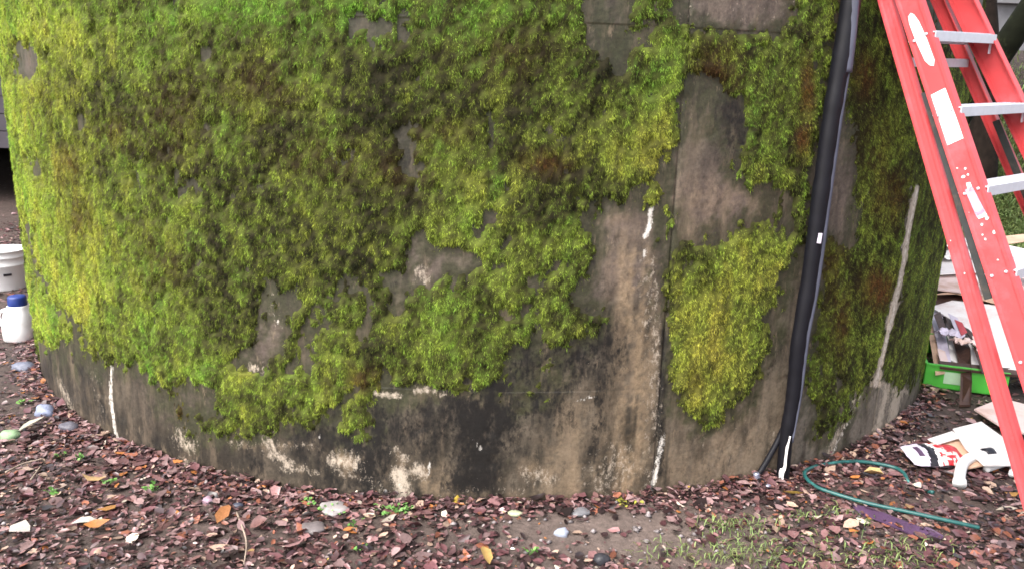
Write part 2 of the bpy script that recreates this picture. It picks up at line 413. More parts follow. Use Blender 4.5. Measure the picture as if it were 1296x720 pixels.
# moss tints: brightness with the pale left-edge haze painted in, yellowness, brownness
br_f = np.full(gx.shape, .52); ye_f = np.full(gx.shape, .30); bn_f = np.zeros_like(gx)
for (x, y, rx, ry, a) in [(20,200,80,280,.46),(120,40,120,60,.30),(460,130,130,80,.20),(120,330,90,130,.36),(70,400,60,60,.35),(330,15,220,36,.30),(620,15,120,30,.18),(400,240,50,40,.22),(400,300,60,50,.10),
                          (600,240,60,50,.22),(560,290,60,40,.18),(620,300,60,60,.12),(540,420,90,70,.16),(640,400,90,60,.14),(250,470,70,22,.38),(330,500,90,50,.18),(210,430,60,60,.15),
                          (830,180,60,90,.30),(840,80,50,80,.18),(960,120,40,120,.20),(1000,60,50,60,.08),(905,420,70,130,.40),(960,330,60,60,.25),(455,520,40,40,.12),(700,330,60,60,.06),
                          (500,110,250,90,-.14),(330,190,120,90,-.08),(560,140,120,60,-.10),(1110,120,40,150,-.12),(1100,350,60,170,-.04),(1070,430,60,80,-.05),(1170,400,30,120,.12),
                          (910,85,30,40,-.25),(330,290,60,70,-.12),(470,350,60,60,-.12),(270,390,60,60,-.06),(690,210,60,30,-.1),(770,200,40,40,.10)]:
    br_f += 1.35*a*np.exp(-((gx-x)/rx)**2-((gy-y)/ry)**2)
for (x, y, rx, ry, a) in [(60,60,60,60,.35),(90,200,60,140,.30),(120,380,60,90,.30),(400,280,70,60,.25),(830,200,60,70,.40),(905,430,70,130,.55),(960,340,40,60,.3),(300,500,80,50,.15),
                          (700,200,200,60,.12),(500,20,300,40,-.25),(960,130,40,80,-.15),(330,10,200,40,-.2),(480,440,80,60,.10),(1070,480,40,60,.1),(20,330,40,100,.15)]:
    ye_f += a*np.exp(-((gx-x)/rx)**2-((gy-y)/ry)**2)
for (x, y, rx, ry, a) in [(88,210,22,30,.7),(100,280,25,40,.5),(225,150,40,60,.3),(690,205,30,16,.75),(1018,118,9,40,1.3),(1012,175,10,20,1.0),(1110,365,20,26,1.2),(1094,95,14,30,1.0),(1125,250,24,40,.6),(1060,400,16,50,.6),(905,90,30,40,.5),
                          (225,525,14,28,.6),(460,480,34,18,.7),(330,110,60,40,.3),(420,200,60,30,.35),(905,440,14,40,.45),(520,215,60,26,.3),(640,70,60,40,.25),(880,480,20,30,.3),(1050,330,20,40,.5),(1110,200,30,60,.35),
                          (560,170,40,20,.35),(200,330,40,50,.3),(60,130,40,30,.25),(150,170,40,30,.3),(800,180,30,30,.2)]:
    bn_f = np.maximum(bn_f, a*np.exp(-((gx-x)/rx)**2-((gy-y)/ry)**2))

# concrete stains
# (fields: tan crust, black mould, pale lime, white lime, pinkish bare concrete)
tan_f = np.zeros_like(gx); dark_f = np.zeros_like(gx); pale_f = np.zeros_like(gx); white_f = np.zeros_like(gx); pink_f = np.zeros_like(gx)
for pts, w, a in [([(800,335),(802,480),(792,630)],22,1.0),([(730,520),(722,630)],16,.6),([(845,560),(850,600)],12,.4),([(770,500),(768,625)],16,.55),([(715,510),(700,630)],22,.45),([(930,540),(880,600)],46,.40),([(670,592),(695,604)],10,.7),
                  ([(540,600),(560,635)],22,.6),([(425,580),(446,586)],11,.95),([(428,600),(470,606)],4,.6),([(500,572),(512,590)],7,.6),([(455,493),(502,497)],3.5,.9),([(525,492),(562,499)],6,.6),([(582,522),(645,500)],4,.5),
                  ([(285,540),(310,560)],10,.4),([(300,565),(400,566)],4,.5),([(380,592),(402,596)],4,.6),([(875,255),(980,250)],26,.35),([(865,300),(900,290)],14,.4),([(740,282),(805,270)],8,.4),([(790,300),(800,312)],10,.45),
                  ([(120,500),(125,540)],14,.25),([(580,625),(700,632)],8,.35)]:
    tan_f = np.maximum(tan_f, a*line_field(pts, w))
for pts, w, a in [([(400,560),(560,540),(640,520),(700,500)],46,.75),([(650,470),(760,440)],40,.8),([(60,470),(180,560),(300,600)],26,.55),([(240,560),(380,600)],22,.5),([(590,500),(600,605)],30,1.0),([(632,478),(616,560)],22,.95),([(480,530),(470,610)],44,.85),([(410,570),(425,625)],34,.75),([(540,520),(545,570)],30,.7),([(745,395),(765,470),(752,580)],12,.75),([(765,400),(770,440)],10,.7),
                  ([(836,330),(838,420)],8,.5),([(838,420),(836,600)],6,.9),([(660,465),(690,520)],20,.55),([(380,350),(440,360),(400,440)],30,.35),([(500,330),(490,400)],14,.6),([(925,130),(940,190)],26,.8),([(905,280),(960,265)],12,.3),
                  ([(975,470),(985,430)],8,.6),([(90,455),(110,480)],16,.55),([(190,490),(200,540)],18,.35),([(320,590),(360,620)],26,.45),([(255,560),(275,590)],12,.3),([(515,180),(518,240)],8,.6),([(880,560),(860,610)],14,.3),([(770,50),(765,70)],20,.3),
                  ([(1020,540),(1012,600)],6,.5),([(750,330),(745,380)],10,.4),([(880,42),(1000,40)],2.5,.7)]:
    dark_f = np.maximum(dark_f, a*line_field(pts, w, w*.9))
for pts, w, a in [([(460,496),(506,499)],3.5,.95),([(524,493),(562,498)],4,.75),([(424,582),(448,586)],10,.75),([(428,601),(468,606)],4,.6),([(665,598),(696,606)],9,.6),([(500,570),(512,580)],6,.6),([(376,592),(404,597)],4,.6),([(290,560),(400,566)],5,.45),([(505,598),(510,632)],9,1.0),([(526,592),(535,600)],7,.9),([(230,552),(236,562)],11,.7),([(232,586),(244,600)],9,.65),([(338,545),(344,575),(366,590)],7,.75),([(75,480),(95,525),(112,548)],4,.6),
                  ([(785,585),(760,610)],24,.5),([(818,320),(822,420),(826,520),(818,628)],10,.42),([(120,470),(130,560)],6,.35),([(560,625),(700,615)],8,.35),([(470,612),(500,630)],12,.4),([(900,530),(880,590)],8,.25),([(940,530),(925,595)],8,.3),([(826,330),(831,480),(834,560)],5,.55),([(965,605),(980,545)],3.5,.55),([(1044,592),(1056,555),(1080,512),(1088,496)],5,.75),([(1124,548),(1137,492)],5,1.1),([(1110,545),(1122,498)],4,1.0),([(1096,480),(1145,496)],5,.9),
                  ([(1160,240),(1136,370),(1108,486)],4.0,1.2),([(1108,487),(1142,500)],3,.7),([(530,340),(538,352)],8,.7),([(322,465),(338,466)],7,.75),([(1090,480),(1110,470)],5,.5),([(350,640),(470,640)],5,.3),([(340,375),(350,410)],7,.35),
                  ([(860,30),(1000,10)],26,.25),([(200,500),(240,555)],5,.25)]:
    pale_f = np.maximum(pale_f, 1.25*a*line_field(pts, w*1.25))
for pts, w, a in [([(1161,240),(1148,305),(1136,370)],1.8,.9),([(1136,370),(1122,430),(1108,488)],2.6,.8),([(1090,500),(1062,555),(1046,592)],2.6,.75),([(825,262),(822,285),(816,300)],3.6,1.3),([(814,316),(815,324)],3.5,.9),([(840,552),(832,590),(822,632)],4,.9),([(141,458),(140,500),(146,545),(158,578)],2.6,1.0),([(730,506),(752,502)],2.4,.8),([(600,556),(608,568)],3,.8),
                  ([(604,594),(604,604)],1.6,.8),([(543,586),(542,600)],3,.9),([(359,468),(357,492)],2.2,.9),([(328,372),(329,376)],2.5,.8),([(348,398),(351,412)],2.4,.7),([(421,508),(419,516)],2.5,.8),([(400,556),(404,552)],2.5,.7),([(506,602),(508,622)],5,.6),
                  ([(313,434),(318,430)],2.5,.7),([(480,396),(482,400)],2.5,.5)]:
    white_f = np.maximum(white_f, a*line_field(pts, w))
for (x, y, rx, ry, a) in [(330,430,40,40,.7),(540,335,40,40,.8),(680,350,20,14,.9),(785,285,45,40,.7),(910,260,80,60,.7),(935,15,90,30,.6),(775,345,50,30,.8),(240,505,50,30,.4),(1068,250,30,60,.6),(35,75,25,30,.5),(610,285,20,14,.8)]:
    pink_f = np.maximum(pink_f, a*np.exp(-((gx-x)/rx)**2-((gy-y)/ry)**2))

# ------------------------------------------------------------------ the tank
tank = empty('concrete_tank', (TX, TY, 0), 'round weathered concrete tank thickly covered with green moss', 'tank')
seams = [tank_theta(on_tank(834, 520)), tank_theta(on_tank(1118, 450)), tank_theta(on_tank(141, 500))]
Z_LIFT = float(on_tank(690, 496)[2]); Z_LIFT2 = float(on_tank(930, 39)[2])
th = np.arange(-1.32, 1.32, .0115/TR)
for s in seams: th = np.concatenate([th, s + np.array([-.006, -.003, 0, .003, .006])/TR])
th = np.unique(np.round(th, 6))
zz = np.arange(-.25, TTOP, .0115)
zz = np.unique(np.round(np.concatenate([zz, [Z_LIFT-.004, Z_LIFT, Z_LIFT+.003, Z_LIFT2-.003, Z_LIFT2, Z_LIFT2+.003, TTOP]]), 5))
TH, ZZ = np.meshgrid(th, zz); S = TH*TR
P0 = tank_xyz(TH, ZZ, np.full(TH.shape, TR))
px, py, pd = project(P0.reshape(-1, 3)); px = px.reshape(TH.shape); py = py.reshape(TH.shape)
wx = (fbm(S*9, ZZ*9, 1)-.5)*34 + (fbm(S*34, ZZ*34, 2)-.5)*18
wy = (fbm(S*9, ZZ*9, 3)-.5)*34 + (fbm(S*34, ZZ*34, 4)-.5)*18
ka = np.clip(np.cos(np.abs(TH)*1.48), .15, 1)               # keep the ragged edges in proportion where the wall turns away
visible = (np.abs(TH) < 1.06) & (px > -45) & (px < 1330) & (py > -45) & (py < 760)
off_mask = sstep(.44, .56, fbm(S*2.2, ZZ*1.6, 9)*.7 + .3*sstep(.35, .9, ZZ))
moss = np.where(visible, sample(moss_f, px+wx*ka, py+wy), off_mask)
ragged = (fbm(S*42, ZZ*30, 5)-.5)*.75 + (fbm(S*120, ZZ*90, 6)-.5)*.5
holes = .42*sstep(.58, .74, fbm(S*17, ZZ*12, 7)) + .25*sstep(.60, .75, fbm(S*5, ZZ*4, 8))
holes *= 1-.8*sstep(1050, 1095, px)*visible
seam_cut = sample(seam_f, px, py)*visible
moss_soft = np.clip(moss, 0, 1)*(1-seam_cut)
moss = (1-seam_cut)*sstep(.26, .82, moss_soft + ragged*(.30+.80*(1-np.abs(2*moss_soft-1))) - holes)
def stain(f, amp=.5):
    return sample(f, px+wx*.3*ka*amp, py+wy*.35*amp)*visible
def mixc(C, f, col):
    f = np.clip(f, 0, 1)[..., None]; return C*(1-f)+np.array(col)*f
streak = fbm(S*40, ZZ*4, 21); fine = fbm(S*60, ZZ*60, 22); mid = fbm(S*14, ZZ*9, 23); big = fbm(S*3, ZZ*2, 24)
base = np.array([.050, .043, .035]); base2 = np.array([.140, .117, .092])
C = base + (base2-base)*sstep(.3, .7, mid*.5+streak*.5)[..., None]
C = C*(0.55+.8*big)[..., None]
lower_left = sstep(420, 260, px)*visible*sstep(.60, .46, ZZ)
C = C*(1-.42*lower_left)[..., None]*np.array([1.03, 1.0, .93])
lower_right = sstep(820, 900, px)*visible*sstep(.55, .42, ZZ)
C = mixc(C, lower_right*.8, (.175, .140, .102))
C = mixc(C, sstep(995, 1015, px)*visible*sstep(.60, .45, ZZ)*.7, (.17, .152, .128))
C = mixc(C, stain(pink_f)*(.6+.5*mid), (.150, .112, .098))
C = mixc(C, stain(tan_f)*sstep(.30, .60, streak*.55+fine*.45), (.27, .195, .122))
C = mixc(C, stain(dark_f)*(.25+.6*fine), (.024, .020, .016))
C = mixc(C, sstep(.50, .70, fbm(S*24, ZZ*5, 41))*.75*sstep(1.0, .1, ZZ), (.026, .022, .016))
film = sstep(.04, .36, moss_soft+ragged*.45)*sstep(.30, .60, mid*.5+fine*.5)
C = mixc(C, film*.80, (.034, .040, .016))                    # green algae film round the moss
marks = np.zeros(C.shape)
marks[..., 0] = np.clip(stain(pale_f, .8)*.95, 0, 1.2)
marks[..., 1] = np.clip(stain(dark_f)*1.05 + .28*sstep(.5, .7, fbm(S*9, ZZ*4, 44))*sstep(1.0, .2, ZZ), 0, 1)
marks[..., 2] = sample(white_f, px+wx*.12*ka, py+wy*.12)*visible
for s in seams:                                              # the joints between the formwork panels
    C = mixc(C, np.exp(-((TH-s)*TR/.004)**2)*.45, (.03, .026, .02))
C = mixc(C, np.exp(-((ZZ-Z_LIFT)/.004)**2)*.4*sstep(.5, .7, fbm(S*6, ZZ*2, 55)), (.03, .026, .02))
gz_edge = sstep(.07, .0, ZZ-.0)*.55                          # soil splashed on the foot of the wall
C = mixc(C, gz_edge*(.4+.8*mid), (.075, .052, .038))
C = mixc(C, np.clip(moss*1.1, 0, .95), (.034, .028, .012))
C = mixc(C, sstep(.15, .6, moss_soft+ragged*.4)*.55, (.036, .034, .020))                     # dead moss root mat on the concrete
marks *= (1-.9*moss)[..., None]
rad = TR + (fbm(S*3, ZZ*3, 51)-.5)*.008 + (fbm(S*26, ZZ*26, 52)-.5)*.0025 + np.where(ZZ < Z_LIFT, .0012, 0)*sstep(.50, .62, fbm(S*6, ZZ*2, 57)) + np.where(ZZ > Z_LIFT2, .0025, 0)*(1-.8*moss)
for s in seams: rad -= .006*np.exp(-((TH-s)*TR/.004)**2)
rad -= .003*sstep(.66, .76, fbm(S*16, ZZ*16, 53))            # pitting
V = tank_xyz(TH, ZZ, rad).reshape(-1, 3)
wall_me = np_mesh('wall', V, [grid_faces(len(th), len(zz))], C.reshape(-1, 3))
at_ = wall_me.color_attributes.new('Marks', 'FLOAT_COLOR', 'POINT')
at_.data.foreach_set('color', np.concatenate([marks.reshape(-1, 3), np.ones((TH.size, 1))], 1).astype(np.float32).ravel())
wall = link('wall', wall_me, M_wall, tank, smooth=True)
# the rest of the ring, and the lid, in coarse steps
tb = np.linspace(float(th[-1]), 2*np.pi+float(th[0]), 90); zb = np.linspace(-.25, TTOP, 20)
TB, ZB = np.meshgrid(tb, zb)
Cb = base2*(.6+.7*fbm(TB*9, ZB*5, 61))[..., None]
rear = link('rear_wall', np_mesh('rear_wall', tank_xyz(TB, ZB, np.full(TB.shape, TR)).reshape(-1, 3), [grid_faces(90, 20)], Cb.reshape(-1, 3)), M_wall, tank, smooth=True)
lid_me = lathe_mesh('lid', [(TR-.4, TTOP-.05), (TR+.03, TTOP+.001), (TR+.03, TTOP+.10), (TR-.02, TTOP+.12), (.3, TTOP+.2)], (TX, TY, 0), 96)
lid = link('lid', lid_me, M_greywall, tank)

# moss: a bumpy mat and several hundred thousand fronds, one part
def mat_height(S, Z, m):
    w1, _ = worley(S*40, Z*25, 1); w2, _ = worley(S*92, Z*64, 2); w3, _ = worley(S*13, Z*11, 3)
    h = np.clip(1-w1*1.15, 0, 1)*.0130 + np.clip(1-w2*1.1, 0, 1)*.0068 + np.clip(1-w3*1.1, 0, 1)*.0060 + .001
    return h*sstep(.45, 1.0, m)**1.3 - .006*(1-sstep(.35, .60, m))
hm = mat_height(S, ZZ, moss)*(1-.75*sstep(1045, 1090, px)*visible)
def moss_tint(S, Z, X, Y, vis, rnd):
    _, v1 = worley(S*40, Z*25, 1); _, v3 = worley(S*13, Z*11, 3); _, v2 = worley(S*92, Z*64, 2)
    n = fbm(S*8, Z*5.5, 71); n2 = fbm(S*20, Z*8, 72)
    b = np.where(vis, sample(br_f, X, Y), .42) + (v1-.5)*.62 + (v2-.5)*.66 + (v3-.5)*.30 + (n-.5)*1.15 + (rnd-.5)*.80
    y = np.where(vis, sample(ye_f, X, Y), .3) + (n2-.5)*.8 + (v3-.5)*.3
    o = np.where(vis, sample(bn_f, X, Y), 0)
    b = np.clip(b, 0, 1.35)[..., None]; y = np.clip(y, 0, 1)[..., None]
    dark = np.array([.017, .021, .008]); olive = np.array([.115, .138, .026])
    g = np.array([.205, .375, .050]); yl = np.array([.450, .455, .072])
    bright = g*(1-y)+yl*y
    c = np.where(b < .4, dark+(olive-dark)*(b/.4), olive+(bright-olive)*((b-.4)/.6))
    o = np.clip(o*.8*(.35+.9*n2+.4*(rnd-.5)), 0, 1)[..., None]
    c = c*(1-o) + np.array([.20, .075, .025])*o
    return c
keep = (moss > .55)
q = grid_faces(len(th), len(zz)); kq = keep.ravel()[q].any(axis=1); q = q[kq]
used = np.unique(q); remap = np.full(TH.size, -1); remap[used] = np.arange(len(used))
Vm = tank_xyz(TH, ZZ, rad+hm).reshape(-1, 3)[used]
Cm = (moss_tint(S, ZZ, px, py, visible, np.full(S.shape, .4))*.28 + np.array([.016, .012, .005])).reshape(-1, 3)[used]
mat_faces = remap[q]
NF = 1150000
fs = np.concatenate([rng.uniform(th[0], th[-1], NF*2)]); fz = rng.uniform(0.0, TTOP, NF*2)
def grid_at(A, t, z):
    i = np.clip(np.searchsorted(th, t)-1, 0, len(th)-2); j = np.clip(np.searchsorted(zz, z)-1, 0, len(zz)-2)
    fu = (t-th[i])/(th[i+1]-th[i]); fv = (z-zz[j])/(zz[j+1]-zz[j])
    return (A[j, i]*(1-fu)+A[j, i+1]*fu)*(1-fv)+(A[j+1, i]*(1-fu)+A[j+1, i+1]*fu)*fv
ms = grid_at(moss_soft-holes*.6, fs, fz); fS = fs*TR
ms = ms + ((fbm(fS*46, fz*34, 5)-.5)*.8 + (fbm(fS*150, fz*120, 16)-.5)*1.0)*(.25+.85*(1-np.abs(2*np.clip(ms, 0, 1)-1)))
mk = sstep(.22, .76, ms)
_w1, _ = worley(fS*40, fz*25, 1); _w2, _ = worley(fS*92, fz*64, 2)
gap = (1-.55*sstep(.46, .70, _w1))*(1-.45*sstep(.42, .66, _w2))      # dark clefts between the tufts
far_off = np.where(np.abs(fs) > 1.1, .4, 1.0)
ok = rng.random(len(fs)) < sstep(.0, .45, mk)*far_off*np.where(mk > .5, gap, .5+.5*gap)
ok &= (fz < 2.2)
fs = fs[ok]; fz = fz[ok]; mk = mk[ok]
n = len(fs); s_ = fs*TR
rr = grid_at(rad+hm, fs, fz)
a = fs+TH0
nrm = np.stack([np.sin(a), -np.cos(a), 0*a], -1); tan = np.stack([np.cos(a), np.sin(a), 0*a], -1); zup = np.array([0, 0, 1.0])
ux = rng.normal(0, .62, n)[:, None]; uz = rng.normal(-.95, .60, n)[:, None]
D = nrm*rng.uniform(.15, .85, n)[:, None] + tan*ux + zup*uz
D /= np.linalg.norm(D, axis=1)[:, None]
Lf = (rng.uniform(.0045, .0145, n)*(.55+.5*mk)*(1-.40*sstep(1.0, 1.15, fs*TR/1.75)))[:, None]
Wd = np.cross(D, rng.normal(0, 1, (n, 3))); Wd /= np.linalg.norm(Wd, axis=1)[:, None]
Wf = rng.uniform(.00055, .00120, n)[:, None]
B0 = tank_xyz(fs, fz, rr-.002)
mid_p = B0 + D*Lf*.55; tip = B0 + D*Lf + np.array([0, 0, -1.0])*Lf*.35
mid_p = B0 + D*Lf*.22
FV = np.stack([mid_p-Wd*Wf*.95, mid_p+Wd*Wf*.95, tip], 1).reshape(-1, 3)
i0 = (np.arange(n)*3)[:, None]
FQ = i0+np.array([[0, 1, 2]])
fx_, fy_, _ = project(tank_xyz(fs, fz, np.full(n, TR)))
fvis = (np.abs(fs) < 1.06) & (fx_ > -45) & (fx_ < 1330) & (fy_ > -45) & (fy_ < 760)
FC = moss_tint(s_, fz, fx_, fy_, fvis, rng.random(n))
FC = np.repeat(FC, 3, axis=0)
nb = len(Vm)
moss_me = np_mesh('moss', np.concatenate([Vm, FV]), [mat_faces, FQ+nb], np.concatenate([Cm, FC]))
moss_o = link('moss', moss_me, M_moss, tank)
tag(moss_o, kind='stuff')
adopt(tank)

# ------------------------------------------------------------------ the ground
def ground_z(x, y):
    x = np.asarray(x, float); y = np.asarray(y, float)
    r = np.hypot(x-TX, y-TY)
    near = np.exp(-np.clip(r-TR, 0, 9)/.25)
    h = (fbm(x*1.3, y*1.3, 81)-.5)*.05 + (fbm(x*6, y*6, 82)-.5)*.022
    h = h + near*.012
    far = sstep(9.0, 22.0, np.hypot(x-1, y))*sstep(-.3, .9, y/(np.abs(x)+np.abs(y)+1e-3))
    right = sstep(1.0, 3.2, x)*sstep(6.8, 11.3, y)*2.2          # leaf-covered bank below the far wall
    return h + far*1.6*(1-sstep(1.0, 3.2, x)) + right
gxs = np.unique(np.round(np.concatenate([np.arange(-6, 6.001, .045), np.linspace(-600, -6, 60), np.linspace(6, 600, 60), np.linspace(-40, 40, 80)]), 4))
gys = np.unique(np.round(np.concatenate([np.arange(1.2, 9.001, .045), np.linspace(-600, 1.2, 60), np.linspace(9, 600, 60), np.linspace(-10, 40, 60)]), 4))
GXX, GYY = np.meshgrid(gxs, gys)
GZ = ground_z(GXX, GYY)
soil = np.array([.035, .024, .020]) + (fbm(GXX*2, GYY*2, 83)[..., None])*np.array([.06, .043, .038])
mud_c = on_plane(790, 680)
mud = np.exp(-((GXX-mud_c[0])/.55)**2-((GYY-mud_c[1])/.22)**2)
soil = mixc(soil, mud*.8, (.15, .115, .10))
grav_c = on_plane(1290, 312)
ground = link('ground', np_mesh('ground', np.stack([GXX, GYY, GZ], -1).reshape(-1, 3), [grid_faces(len(gxs), len(gys))], soil.reshape(-1, 3)), M_soil, smooth=True)
tag(ground, 'damp brown soil around the concrete tank', kind='structure')
def gpt(x, y, dz=0.0):
    ts = np.linspace(1.2, 30, 2400); Q = CAM + ray(x, y)[None]*ts[:, None]
    below = np.nonzero(Q[:, 2] < ground_z(Q[:, 0], Q[:, 1]))[0]
    P = Q[below[0]] if len(below) else on_plane(x, y, 0)
    P = P.copy(); P[2] = float(ground_z(P[0], P[1])) + dz
    return P

# fallen leaves: uncountable litter, one mesh of bent leaves
def leaf_cloud(n, X, Y, size, cols, tilt, lift, aspect=(.42, .75)):
    L = size[:, None]; az = rng.uniform(0, 2*np.pi, n); asp = rng.uniform(*aspect, n)[:, None]
    tl = rng.normal(0, tilt, n); rl = rng.normal(0, tilt, n)
    ex = np.stack([np.cos(az)*np.cos(tl), np.sin(az)*np.cos(tl), np.sin(tl)], -1)
    ey0 = np.stack([-np.sin(az), np.cos(az), 0*az], -1); ez = np.cross(ex, ey0)
    ey = ey0*np.cos(rl)[:, None] + ez*np.sin(rl)[:, None]; ez = np.cross(ex, ey)
    curl = rng.normal(.06, .11, n)[:, None]; fold = rng.normal(.06, .13, n)[:, None]
    Cn = np.stack([X, Y, ground_z(X, Y)+lift], -1)
    def p(u, v):
        return Cn + ex*L*u + ey*L*asp*v + ez*L*(curl*(u*u*2.2) + fold*np.abs(v)*1.4)
    VV = np.stack([p(-.5, 0), p(-.22, .42), p(.18, .46), p(.55, 0), p(.18, -.46), p(-.22, -.42), p(-.18, 0), p(.2, 0)], 1).reshape(-1, 3)
    i = (np.arange(n)*8)[:, None]
    T3 = np.concatenate([i+np.array([[0, 6, 1]]), i+np.array([[7, 3, 2]]), i+np.array([[0, 5, 6]]), i+np.array([[7, 4, 3]])])
    Q4 = np.concatenate([i+np.array([[6, 7, 2, 1]]), i+np.array([[5, 4, 7, 6]])])
    VV = VV.reshape(n, 8, 3) + rng.normal(0, .07, (n, 8, 1))*(ey*L*asp)[:, None] + rng.normal(0, .05, (n, 8, 1))*(ex*L)[:, None]
    return VV.reshape(-1, 3), T3, Q4, np.repeat(cols, 8, axis=0)
PAL = np.array([[.085,.038,.044],[.115,.062,.060],[.045,.025,.028],[.018,.012,.013],[.19,.075,.050],[.21,.14,.145],[.165,.090,.095],[.29,.21,.17],[.30,.12,.04],[.48,.43,.37],[.42,.30,.05]])
PW = np.array([.19,.16,.15,.16,.05,.13,.13,.045,.010,.012,.001]); PW /= PW.sum()
def scatter(n, x0, x1, y0, y1):
    return rng.uniform(x0, x1, n), rng.uniform(y0, y1, n)
LX, LY = [], []
for (n, box) in [(50000, (-3.0, 3.4, 1.6, 3.3)), (17000, (-5.5, -1.4, 3.0, 8.0)), (15000, (1.2, 5.0, 2.8, 8.0)), (9000, (-7, 8, 7.5, 14)), (5000, (-7, 7, -2.5, 1.5))]:
    x, y = scatter(n, *box); LX.append(x); LY.append(y)
dth = rng.uniform(-1.25, 1.25, 5200); dr = np.abs(rng.normal(0, .06, 5200))+.012
drift = tank_xyz(dth, 0*dth, TR+dr); LX.append(drift[:, 0]); LY.append(drift[:, 1])
LX = np.concatenate(LX); LY = np.concatenate(LY)
lp, lq, ld = project(np.stack([LX, LY, 0*LX], -1))
mudd = np.clip(1.25*np.exp(-((LX-mud_c[0])/.62)**2-((LY-mud_c[1])/.18)**2)*(.35+1.1*fbm(LX*7, LY*7, 33)), 0, 1)
gd = np.exp(-((LX-grav_c[0])/1.2)**2-((LY-grav_c[1])/1.4)**2)
bare_soil = .50*sstep(.56, .70, fbm(LX*3.2, LY*4.5, 35, 3))*(np.hypot(LX-TX, LY-TY) > TR+.12)
keepl = (rng.random(len(LX)) > bare_soil) & (np.hypot(LX-TX, LY-TY) > TR+.012) & (rng.random(len(LX)) > mudd*.97) & (rng.random(len(LX)) > gd*.7)
LX = LX[keepl]; LY = LY[keepl]; n = len(LX)
lc = PAL[rng.choice(len(PAL), n, p=PW)]*rng.uniform(.6, 1.75, n)[:, None]*np.array([1.03, 1.0, .95])
sz = np.clip(rng.lognormal(math.log(.0205), .52, n), .006, .07)
lv, l3, l4, lcol = leaf_cloud(n, LX, LY, sz, lc, .20, rng.uniform(.001, .016, n) + .035*np.exp(-(np.hypot(LX-TX, LY-TY)-TR)/.035)*rng.random(n))
leaves = link('fallen_leaves', np_mesh('fallen_leaves', lv, [l3, l4], lcol), M_leaf)
tag(leaves, 'wet reddish brown leaf litter covering the ground', 'leaf litter', kind='stuff')

# small crumbs of stone and bark mixed into the litter
def pebble_cloud(n, X, Y, size, cols):
    ico = np.array([[0,0,1],[.9,0,.1],[.28,.85,.0],[-.72,.52,.12],[-.72,-.52,0],[.28,-.85,.1],[0,0,-.6]])
    k = len(ico); az = rng.uniform(0, 6.28, n); sq = rng.uniform(.55, 1, (n, 1))
    jit = rng.uniform(.75, 1.25, (n, k, 1))
    Q = ico[None]*jit; c, s = np.cos(az)[:, None], np.sin(az)[:, None]
    x = Q[..., 0]*c-Q[..., 1]*sq*s; y = Q[..., 0]*s+Q[..., 1]*sq*c; z = Q[..., 2]*.6
    VV = np.stack([X[:, None]+x*size[:, None], Y[:, None]+y*size[:, None], ground_z(X, Y)[:, None]+size[:, None]*.3+z*size[:, None]], -1).reshape(-1, 3)
    F = []
    for j in range(5):
        F += [[0, 1+j, 1+(j+1) % 5], [6, 1+(j+1) % 5, 1+j]]
    F = ((np.arange(n)*k)[:, None, None]+np.array(F)[None]).reshape(-1, 3)
    return VV, F, np.repeat(cols, k, axis=0)
gX = np.concatenate([rng.normal(grav_c[0], .9, 2600), rng.uniform(-3, 3.4, 450), rng.normal(mud_c[0], .4, 110)])
gY = np.concatenate([rng.normal(grav_c[1], 1.0, 2600), rng.uniform(1.6, 3.2, 450), rng.normal(mud_c[1], .15, 110)])
okg = np.hypot(gX-TX, gY-TY) > TR+.03; gX = gX[okg]; gY = gY[okg]
gcol = np.array([.20, .175, .175])*rng.uniform(.35, 1.6, len(gX))[:, None]
pv, pf, pc = pebble_cloud(len(gX), gX, gY, rng.uniform(.005, .016, len(gX)), gcol)
tag(link('gravel', np_mesh('gravel', pv, [pf], pc), M_stone), 'small grey gravel scattered among the leaves', 'gravel', kind='stuff')

# grass: thin blades, one mesh
def blades(X, Y, length, width, cols, lean=.5):
    n = len(X); az = rng.uniform(0, 6.28, n); d = np.stack([np.cos(az), np.sin(az), 0*az], -1); w = np.stack([-np.sin(az), np.cos(az), 0*az], -1)
    b = np.stack([X, Y, ground_z(X, Y)+.004], -1); le = np.abs(rng.normal(lean, .35, n))[:, None]; L = length[:, None]
    m = b+d*L*.3*le+np.array([0, 0, 1.])*L*.6; t = b+d*L*le+np.array([0, 0, 1.])*L*(1-.35*le)
    W = width[:, None]
    VV = np.stack([b-w*W*.6, b+w*W*.6, m+w*W, m-w*W, t], 1).reshape(-1, 3); i = (np.arange(n)*5)[:, None]
    return VV, i+np.array([[3, 2, 4]]), i+np.array([[0, 1, 2, 3]]), np.repeat(cols, 5, axis=0)
gxs_, gys_ = [], []
for (x, y, sx, sy, k) in [(942,668,.07,.025,90),(985,690,.14,.06,70),(905,672,.06,.03,40),(1055,702,.24,.06,90),(925,704,.14,.05,50),(1020,658,.05,.02,40),(1140,690,.12,.04,30),(1075,655,.06,.03,40),(960,710,.20,.04,140),(1140,712,.10,.04,90),(870,700,.12,.05,60)]:
    c = gpt(x, y); gxs_.append(rng.normal(c[0], sx, k)); gys_.append(rng.normal(c[1], sy, k))
for (x, y, sx, sy, k) in [(1262,280,.28,.5,2600),(1255,225,.5,.8,2600),(1290,262,.5,.5,1200)]:
    c = gpt(x, y); gxs_.append(rng.normal(c[0], sx, k)); gys_.append(rng.normal(c[1], sy, k))
for (x, y, sx, sy, k) in [(1240,150,.8,.9,2600),(1285,190,.8,.9,2600),(1262,215,.5,.5,1400)]:
    c = gpt(x, y); gxs_.append(rng.normal(c[0], sx, k)); gys_.append(rng.normal(c[1], sy, k))
bx = np.concatenate(gxs_); by = np.concatenate(gys_); k = len(bx); farb = by > 4
okb = np.hypot(bx-TX, by-TY) > TR+.06; bx = bx[okb]; by = by[okb]; farb = farb[okb]; k = len(bx)
